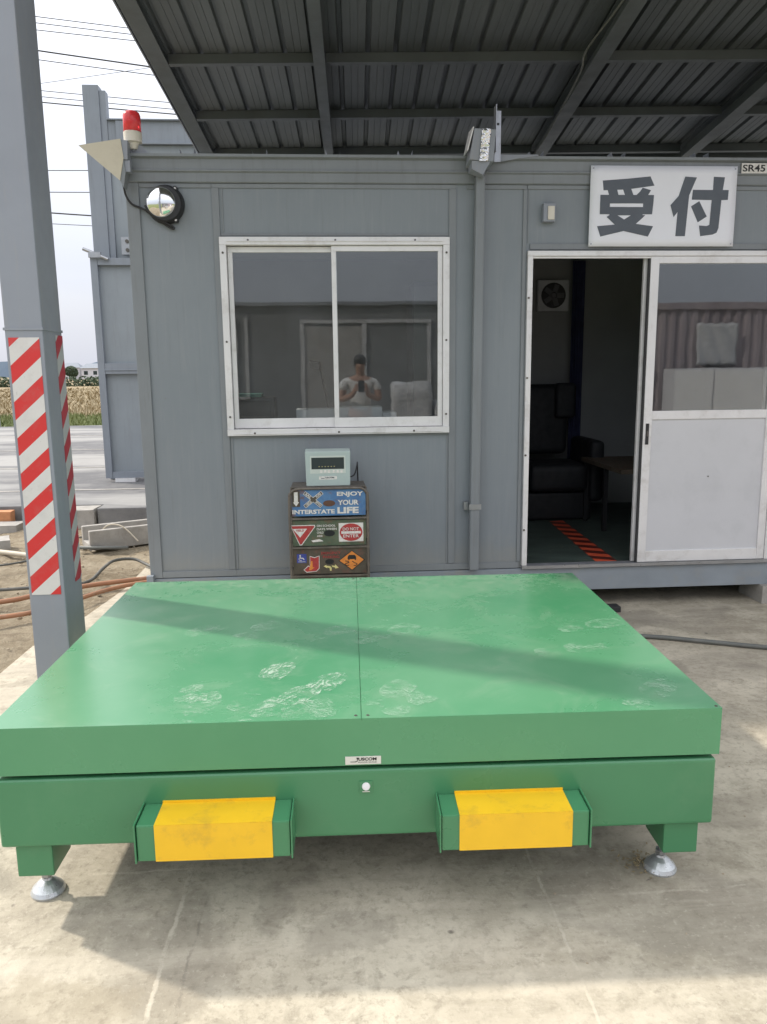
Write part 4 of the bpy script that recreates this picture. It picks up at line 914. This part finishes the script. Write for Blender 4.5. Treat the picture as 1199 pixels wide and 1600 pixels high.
# middle drawer
m = MB(); PP(m,[(152,925),(425,925),(430,945),(275,1150),(250,1150)],0); m.build('picture', M['ink_white'], d2)
m = MB(); PP(m,[(162,934),(415,934),(420,945),(270,1140),(254,1140)],1); m.build('picture', M['sign_red'], d2)
m = MB(); PP(m,[(178,965),(338,965),(258,1062)],2); m.build('picture', M['ink_white'], d2)
m = MB(); TT(m,'YIELD',212,972,304,995,3,.03); m.build('lettering', M['sign_red'], d2)
m = MB(); PP(m,[(690,912),(965,912),(965,1120),(690,1120)],0); m.build('picture', M['ink_white'], d2)
m = MB(); PP(m, circ(828,1016,128,98),1); m.build('picture', M['sign_red'], d2)
m = MB(); TT(m,'DO NOT',735,962,915,996,2,.01); TT(m,'ENTER',738,1040,915,1074,2,.01); PP(m,[(718,1004),(938,1004),(938,1032),(718,1032)],2)
TT(m,'ON SCHOOL',445,925,655,948,0,.02); TT(m,'DAYS WHEN',445,962,668,986,0,.02); TT(m,'CHILD',445,1000,520,1024,0,.02); TT(m,'ARE',445,1040,508,1060,0,.02); PP(m,[(380,1100),(470,1085),(500,1098),(515,1110),(400,1118)],0); m.build('lettering', M['ink_white'], d2)
m = MB(); PP(m, circ(585,1022,62,34), 1); m.build('handle_hole', M['black'], d2)
# lower drawer
m = MB(); PP(m,[(215,1248),(322,1248),(322,1348),(215,1348)],0); m.build('picture', M['sign_blue'], d3)
m = MB(); PP(m,circ(252,1266,9,9,10),1); PP(m,[(245,1275),(256,1275),(262,1290),(285,1290),(300,1312),(290,1314),(278,1299),(250,1299)],1)
for k in range(14):
    a = math.pi*.35+k*math.pi*1.2/14; a2 = a+math.pi*1.2/14
    PP(m,[(258+24*math.cos(a),1302+19*math.sin(a)),(258+24*math.cos(a2),1302+19*math.sin(a2)),(258+18*math.cos(a2),1302+14*math.sin(a2)),(258+18*math.cos(a),1302+14*math.sin(a))],1)
TT(m,'PARKING',232,1328,308,1340,1,.02); m.build('picture', M['ink_white'], d3)
m = MB(); PP(m,[(358,1272),(412,1288),(468,1270),(465,1415),(430,1450),(320,1458),(285,1428),(340,1378),(356,1392)],0); m.build('picture', M['ink_white'], d3)
m = MB(); PP(m,[(363,1280),(412,1296),(461,1278),(458,1412),(427,1443),(322,1450),(295,1428),(340,1388),(360,1402)],1); m.build('picture', M['sign_red'], d3)
m = MB(); PP(m,[(372,1330),(388,1330),(388,1400),(410,1400),(370,1432),(345,1432)],2); m.build('picture', M['sign_orange'], d3)
m = MB(); TT(m,'EMERGENCY',488,1230,705,1258,0,.005); TT(m,'PARKING',508,1272,690,1302,0,.005); m.build('lettering', M['sign_red'], d3)
m = MB(); PP(m,[(832,1220),(978,1328),(832,1448),(680,1334)],0); m.build('picture', M['ink_black'], d3)
m = MB(); PP(m,[(832,1228),(966,1328),(832,1438),(692,1333)],1); m.build('picture', M['sign_orange'], d3)
m = MB(); PP(m,[(785,1290),(800,1272),(862,1272),(878,1290),(882,1318),(782,1318)],2); PP(m,[(790,1320),(804,1320),(804,1330),(790,1330)],2.2); PP(m,[(862,1320),(876,1320),(876,1330),(862,1330)],2.2)
for off in (0, 62):
    pts = [(775+off,1338),(800+off,1345),(812+off,1358),(795+off,1372),(780+off,1385),(800+off,1398),(812+off,1400)]
    if off == 0: pts = [(755,1338),(790,1342),(800,1356),(765,1366),(750,1378),(775,1390),(800,1385)]
    else: pts = [(835,1342),(850,1352),(860,1362),(885,1368),(890,1380),(870,1392),(850,1390)]
    for (p_, q_) in zip(pts, pts[1:]):
        d = (Vector(q_)-Vector(p_)).normalized(); n_ = Vector((-d.y,d.x))*4; PP(m,[tuple(Vector(p_)+n_),tuple(Vector(q_)+n_),tuple(Vector(q_)-n_),tuple(Vector(p_)-n_)],2)
m.build('picture', M['ink_black'], d3)
m = MB(); PP(m,[(510,1392),(540,1378),(545,1388),(585,1392),(602,1412),(600,1445),(582,1445),(578,1415),(550,1404),(552,1416)],0); PP(m,[(600,1385),(640,1390),(640,1372),(680,1412),(640,1422),(638,1408),(610,1402)],0); m.build('picture', M['sign_yellow'], d3)
m = MB(); PP(m, circ(580,1342,50,30), 0); m.build('handle_hole', M['black'], d3)

ind = thing('weighing_indicator', 'pale green digital weighing indicator standing on top of the road sign cabinet', 'indicator', (-.008, 4.35, .83))
IY = 4.262; IX0, IX1, IZ0, IZ1 = -.1300, .1180, .8305, 1.020
m = MB(); m.hexa([(IX0+.004,IY,IZ0),(IX1-.004,IY,IZ0),(IX1-.004,IY+.12,IZ0),(IX0+.004,IY+.12,IZ0),(IX0,IY+.012,IZ1),(IX1,IY+.012,IZ1),(IX1,IY+.12,IZ1+.006),(IX0,IY+.12,IZ1+.006)]); m.build('case', M['ind_case'], ind, bevel=.005)
def IXf(c_): return IX0+(c_-318)*(.248/510)
def IZf(c_): return IZ1-(c_-100)*(.1895/396)
def iy(z): return IY+.012*(z-IZ0)/(IZ1-IZ0)
def ipoly(mb, x0_,y0,x1_,y1,lvl):
    za, zb = IZf(y1), IZf(y0); ya, yb2 = iy(za)-.0006*(lvl+1), iy(zb)-.0006*(lvl+1)
    mb.hexa([(IXf(x0_),ya,za),(IXf(x1_),ya,za),(IXf(x1_),ya+.0005,za),(IXf(x0_),ya+.0005,za),(IXf(x0_),yb2,zb),(IXf(x1_),yb2,zb),(IXf(x1_),yb2+.0005,zb),(IXf(x0_),yb2+.0005,zb)])
m = MB(); ipoly(m,372,150,772,352,0); m.build('face_plate', M['ind_face'], ind)
m = MB(); ipoly(m,388,170,755,302,1); so_ = m.build('screen', M['screen'], ind)
m = MB(); [ipoly(m,470+k*34,268,478+k*34,276,2) for k in range(6)]; m.build('status_light', M['sign_yellow'], ind)
m = MB()
for k in range(3): ipoly(m,485+k*42,314,512+k*42,344,1)
for k in range(3): ipoly(m,625+k*44,314,652+k*44,344,1)
m.build('key', M['ink_white'], ind)
m = MB(); ipoly(m,470,384,672,422,0); lbp = m.build('label_plate', M['ink_white'], ind)
m = MB(); m.text('USCOM', IXf(540),IXf(640),IZf(408),IZf(390),iy(IZf(400))-.0017,bold=.03); m.poly([(IXf(490),IZf(404)),(IXf(536),IZf(402)),(IXf(530),IZf(410)),(IXf(498),IZf(410))], iy(IZf(407))-.0017,.0004); m.build('lettering', M['ink'], ind)
m = MB(); m.tube([(.09,IY+.11,.86),(.14,IY+.14,.87),(.16,IY+.19,.92),(.165,4.53,.90),(.17,4.54,.6),(.17,4.53,.05)], .004, 6); m.build('lead', M['black'], ind)

# ---------------------------------------------------------------- floor scale
W_, D_, H_ = 1.934, 1.438, .546
fs = thing('floor_scale', 'large green platform floor scale with two yellow fronted fork pockets', 'floor scale', (-.897, 1.954, 0), -.02808)
LC = dict(local=True)
m = MB(); m.prism([(0,0,.413),(W_,0,.413),(W_,0,H_),(.9675,0,H_),(.9675,0,H_-.004),(.9660,0,H_-.004),(.9660,0,H_),(0,0,H_)], (0,D_,0)); dk_ = m.build('deck', M['deck'], fs, local=True, bevel=.0018)
m = MB(); m.box(.05,W_-.05,.05,D_-.05,.392,.4125); m.build('deck_gap_filler', M['black'], fs, local=True)  # black block filling the gap between deck and base frame
m = MB()
m.box(.004,W_-.006,.0,.14,.207,.400); m.box(.004,W_-.006,D_-.14,D_,.207,.400); m.box(.004,.12,.141,D_-.141,.207,.400); m.box(W_-.122,W_-.006,.141,D_-.141,.207,.400)
m.build('base_frame', M['green'], fs, local=True, bevel=.010, segs=3)
for (xa, xb, lab) in ((.392,.779,''),(1.168,1.551,'')):
    m = MB(); z0_, z1_ = .222, .321; xo = .012
    # fork pocket: sheet box that leans slightly and stands proud of the frame
    m.hexa([(xa,-.102,z0_),(xb,-.102,z0_),(xb,-.0004,z0_),(xa,-.0004,z0_),(xa,-.102,z1_),(xb,-.102,z1_),(xb,-.0004,z1_+.002),(xa,-.0004,z1_+.002)])
    pk = m.build('fork_pocket', M['green'], fs, local=True, bevel=.004)
    for xx in (xa-.006, xb+.002):
        m = MB(); m.prism([(xx,-.106,z0_-.003),(xx,-.0006,z0_-.003),(xx,-.0006,z1_+.006),(xx,-.106,z1_+.004)], (.004,0,0)); m.build('end_plate', M['green'], pk, local=True)
    m = MB(); a_, b_ = xa+(xb-xa)*.118, xa+(xb-xa)*.885
    m.box(a_,b_,-.1045,-.1028,z0_+.0005,z1_+.0005); m.hexa([(a_,-.1045,z1_+.0008),(b_,-.1045,z1_+.0008),(b_,-.001,z1_+.0030),(a_,-.001,z1_+.0030),(a_,-.1045,z1_+.0020),(b_,-.1045,z1_+.0020),(b_,-.001,z1_+.0042),(a_,-.001,z1_+.0042)])
    m.box(a_,b_,-.0035,-.0006,z1_+.0045,z1_+.010)
    m.build('yellow_cover', M['yellow'], pk, local=True)
for (lx, ly) in ((.035,.015),(1.800,.015),(.035,D_-.15),(1.800,D_-.15)):
    m = MB(); m.box(lx,lx+.096,ly,ly+.13,.112,.2065); lg = m.build('leg', M['green'], fs, local=True, bevel=.004)
    m = MB(); cx_, cy_ = lx+.035, ly+.095
    m.lathe([(.046,0.0005),(.047,.006),(.042,.016),(.026,.032),(.014,.040),(.012,.046)], (cx_,cy_,0), n=28)
    ft = m.build('foot', paint('zinc_foot', (.55,.57,.58), .32, .6, var=.1, scale=25), lg, local=True)
    m = MB(); m.lathe([(.008,.046),(.008,.1115)], (cx_,cy_,0), n=12); m.lathe([(.016,.050),(.016,.062)], (cx_,cy_,0), n=6); m.lathe([(.016,.094),(.016,.106)], (cx_,cy_,0), n=6); m.build('levelling_bolt', M['galv'], ft, local=True)
m = MB(); m.box(.922,1.017,-.0022,-.0006,.417,.4395); lb = m.build('label_plate', paint('label_white', (.66,.66,.60), .45, var=.04, scale=20), fs, local=True)
m = MB(); m.text('USCOM', .957,1.005,.4275,.4365,-.0030,bold=.035); m.poly([(.951,.4365),(.957,.4365),(.955,.4285),(.948,.4255),(.935,.4255),(.936,.4240),(.950,.4240),(.956,.4275)],-.0031,.0005)
m.text('FLOOR SCALE', .957,1.005,.4215,.4250,-.0030,bold=.01); m.build('lettering', M['ink_black'], lb, local=True)
m = MB(); m.box(.958,.994,-.0025,-.0006,.334,.368); lv = m.build('level_window', M['green'], fs, local=True, bevel=.001)
m = MB(); m.lathe([(.0115,0),(.010,.006),(.001,.0065)], (.976,-.0026,.354), (0,-1,.35), 20); m.build('bubble_level', M['alu'], lv, local=True)
m = MB(); m.box(.966,.986,-.0032,-.0027,.3375,.3395); m.build('lettering', M['ink_white'], lv, local=True)
m = MB()
for (sx, sy) in ((.952,.018),(.984,.018),(.012,.012),(W_-.012,.012),(.952,D_-.02),(.984,D_-.02)): m.lathe([(.0045,0),(.004,.0012)], (sx,sy,H_+.0002), n=10)
m.build('screws', M['screw'], dk_, local=True)
# dusty shoe prints left on the deck
def footprint(cx_, cy_, rot, y_from, y_to, style, z):
    m = MB(); c_, s_ = math.cos(rot), math.sin(rot)
    def put(pts):
        q_ = [(cx_+x*c_-y_*s_, cy_+x*s_+y_*c_) for x, y_ in pts]
        q_ = [(min(max(x,.004),W_-.004), min(max(y_,.004),D_-.004)) for x, y_ in q_]
        m.b.faces.new([m.b.verts.new((x, y_, z)) for x, y_ in q_])
    for (yc, ry, rx) in ((.055,.088,.046),(-.095,.048,.034)):
        if yc+ry < y_from or yc-ry > y_to: continue
        P = []
        for i in range(28):
            t = 2*math.pi*i/28; k = 1+.06*math.sin(3*t+style)+random.uniform(-.05,.05)
            P.append((math.sin(t)*rx*k, min(max(yc+math.cos(t)*ry*k, y_from), y_to)))
        put(P)
    return m.build('shoe_print', M['prints'][style], dk_, local=True)
zf = H_+.0007
for i, a in enumerate([(.52,.07,-.20,-.10,.14,2),(.50,.12,.15,.02,.14,0),(.70,.05,-.55,-.13,.10,2),(.76,.12,-.65,-.02,.14,0),(.665,.20,-.3,-.14,-.02,1),(.695,.29,-.35,.0,.14,0),(.80,.13,-.25,-.14,.0,1),(.845,.20,-.5,-.0,.14,0),(.865,.03,.25,-.02,.10,1),
    (.385,.72,-.9,-.03,.12,1),(.55,.655,-1.0,-.04,.10,1),(.61,.75,-.8,-.02,.1,1),(.87,.70,-1.1,-.05,.08,1),(.97,.60,-.9,-.05,.09,1),(1.05,.15,-.6,-.1,.1,1),(1.12,.10,-.7,-.12,.05,1),(1.66,.47,-1.3,-.13,.13,1),(1.80,.70,-1.25,-.14,.12,1),(1.78,.10,-.8,-.12,.12,1),(1.10,.68,-.7,-.08,.1,1)]):
    footprint(*a, zf+i*.00015)

# ---------------------------------------------------------------- behind the camera: what the glass reflects
ct = thing('shipping_container', 'long mauve corrugated shipping container opposite the office, behind the viewer', 'container', (8.5, -4.9, 0), 0)
m = MB(); prof = []; x = 3.2
while x < 14: prof += [(x,0),(x+.07,0),(x+.10,.036),(x+.17,.036)]; x += .20
va = [m.b.verts.new((p[0],-4.9-p[1],.12)) for p in prof]; vb = [m.b.verts.new((p[0],-4.9-p[1],2.5)) for p in prof]
for i in range(len(prof)-1): m.b.faces.new((va[i],va[i+1],vb[i+1],vb[i]))
o = m.build('side_panel', M['container'], ct); md = o.modifiers.new('t','SOLIDIFY'); md.thickness=.003
m = MB(); m.box(3.1,14.1,-7.3,-4.96,.13,2.5); m.build('body', M['container'], ct)
m = MB(); m.box(3.1,14.1,-4.955,-4.86,2.501,2.62); m.box(3.1,14.1,-4.955,-4.86,0,.118); m.box(3.02,3.098,-4.955,-4.86,0,2.62); m.build('rail', M['container'], ct)
cbn = thing('site_cabin', 'grey site cabin with white framed glazing opposite the office, behind the viewer', 'cabin', (0, -4.9, 0))
m = MB(); m.box(-1.7,2.9,-7.2,-4.9,.1,2.6); m.build('wall', paint('cabin_dark', (.16,.165,.17), .6), cbn)
m = MB()
for (x0_,x1_,z0_,z1_) in ((-.45,1.85,2.30,2.36),(-.45,-.38,.2,2.295),(1.78,1.85,.2,2.295),(.62,.70,.2,2.295),(-1.62,-1.55,1.0,2.4),(-1.42,-1.36,1.0,2.4),(-1.54,-1.43,1.0,1.05)): m.box(x0_,x1_,-4.898,-4.86,z0_,z1_)
m.build('frame', paint('cabin_frame', (.42,.42,.43), .5), cbn)
m = MB(); m.box(-.378,.618,-4.898,-4.885,.2,2.25); m.build('door', paint('cabin_door', (.30,.29,.28), .6), cbn)
m = MB(); m.box(-1.75,2.95,-7.25,-4.82,2.601,2.66); m.build('roof', M['galv'], cbn)
bs = NB('printed_sack'); bs.base(bs.mix(bs.mr(bs.noise(14, 6, .8, stretch=(1,1,2)), .35, .65), (.34,.35,.37), (.60,.60,.62))); bs.rough(.8); M['sack'] = bs.m
wc = thing('white_cupboard', 'white two door cupboard in front of the mauve container, behind the viewer', 'cupboard', (6.7, -4.2, 0))
m = MB(); m.box(5.95,7.9,-4.6,-4.1,.0,1.45); m.build('body', M['cabin_white'], wc, bevel=.01)
m = MB(); m.box(5.97,6.62,-4.098,-4.08,.05,1.42); m.box(6.66,7.88,-4.098,-4.08,.05,1.42); m.build('door', M['paper'], wc)
for (x0_,x1_,z0_,z1_,lab) in ((6.62,7.38,1.5,2.25,'large pale printed sack hung on the mauve container'),(5.1,5.7,1.15,1.65,'small pale printed sack hung on the mauve container')):
    m = MB(); n_ = 12; g0 = []
    for j in range(n_+1):
        for i in range(n_+1): g0.append(m.b.verts.new((x0_+(x1_-x0_)*i/n_+.01*math.sin(j), -4.80+.03*math.sin(i*1.3+j*.5), z0_+(z1_-z0_)*j/n_+.015*math.sin(i*2))))
    for j in range(n_):
        for i in range(n_): a = j*(n_+1)+i; m.b.faces.new((g0[a],g0[a+1],g0[a+n_+2],g0[a+n_+1]))
    o = m.build('sack', M['sack'], smooth=True); md = o.modifiers.new('t','SOLIDIFY'); md.thickness=.02; tag(o, lab, 'sack')

for (x0_,x1_,z1_,lab) in ((.95,1.5,1.28,'white bulk sack standing behind the viewer, beside the cupboard'),(1.55,2.2,1.02,'lower white bulk sack behind the viewer, right of the taller one')):
    m = MB(); m.box(x0_,x1_,-2.6,-2.1,.001,z1_); bmesh.ops.subdivide_edges(m.b, edges=m.b.edges, cuts=6, use_grid_fill=True)
    for v in m.b.verts: n_ = noise.noise_vector(v.co*5); v.co += n_*.05*min(1, v.co.z*2)
    tag(m.build('bulk_sack', M['sack'], smooth=True), lab, 'sack')

# the photographer, seen only as a reflection in the window
def skinned(name, chains, mat, parent, sub=1):
    me = bpy.data.meshes.new(name); V = []; E_ = []; rad = []
    for ch_ in chains:
        prev = None
        for (p, r) in ch_:
            if isinstance(p, int): idx = p
            else: V.append(p); rad.append(r); idx = len(V)-1
            if prev is not None: E_.append((prev, idx))
            prev = idx
    me.from_pydata([Vector(v)-rootm(parent).translation for v in V], E_, []); me.materials.append(mat)
    o = bpy.data.objects.new(name, me); C.objects.link(o); o.parent = parent
    md = o.modifiers.new('sk', 'SKIN'); md.use_smooth_shade = True
    for i, r in enumerate(rad): me.skin_vertices[0].data[i].radius = (r, r) if not isinstance(r, tuple) else r
    me.skin_vertices[0].data[0].use_root = True
    s_ = o.modifiers.new('sb', 'SUBSURF'); s_.levels = s_.render_levels = sub
    return o
pe = thing('person', 'person in white T-shirt and dark trousers holding up a phone, reflected in the window', 'person', (.42, -1.05, 0))
px, py = .42, -1.05
skinned('body', [[((px,py,.92),(.15,.10)),((px,py,1.08),(.135,.095)),((px,py,1.22),(.16,.10)),((px,py+.01,1.33),(.13,.08)),((px,py+.02,1.40),.055),((px,py+.05,1.47),.06),((px,py+.05,1.55),(.072,.085)),((px,py+.04,1.61),.06)],
    [(3,0),((px-.19,py,1.32),.055),((px-.25,py+.05,1.10),.045),((px-.12,py+.24,1.16),.036),((px-.08,py+.28,1.22),.026)],
    [(3,0),((px+.19,py,1.32),.055),((px+.25,py+.05,1.10),.045),((px+.10,py+.24,1.16),.036),((px+.06,py+.28,1.22),.026)],
    [(0,0),((px-.10,py,.84),.095),((px-.10,py,.48),.062),((px-.10,py,.09),.045),((px-.10,py+.14,.04),.038)],
    [(0,0),((px+.10,py,.84),.095),((px+.10,py,.48),.062),((px+.10,py,.09),.045),((px+.10,py+.14,.04),.038)]] +
    [[(11 if sx<0 else 15,0),((px+sx*(.07-.0)-.0,py+.30,1.24+k*.017-.02),.011),((px+sx*.055,py+.325,1.245+k*.018-.02),.009),((px+sx*.035,py+.318,1.245+k*.018-.02),.008)] for sx in (-1,1) for k in range(5)], M['skin'], pe)
skinned('shirt', [[((px,py,.90),(.165,.115)),((px,py,1.08),(.15,.11)),((px,py,1.22),(.175,.115)),((px,py+.01,1.34),(.14,.09)),((px,py+.015,1.375),(.075,.07))],
    [(3,0),((px-.19,py,1.325),.066),((px-.235,py+.03,1.20),.062)],[(3,0),((px+.19,py,1.325),.066),((px+.235,py+.03,1.20),.062)]], M['shirt'], pe)
skinned('trousers', [[((px,py,.93),(.155,.11)),((px-.10,py,.82),.105),((px-.10,py,.48),.075),((px-.10,py,.12),.062)],[(0,0),((px+.10,py,.82),.105),((px+.10,py,.48),.075),((px+.10,py,.12),.062)]], M['trousers'], pe)
m = MB(); m.sphere((px,py+.035,1.60),.082,.098,.085,18,12); m.sphere((px,py+.01,1.56),.080,.085,.09,18,12); m.build('hair', M['hair'], pe, smooth=True)
m = MB(); m.box(px-.04,px+.04,py+.305,py+.314,1.20,1.34); tag(m.build('phone', M['black'], bevel=.004), 'black phone held upright in both hands by the reflected person', 'phone')
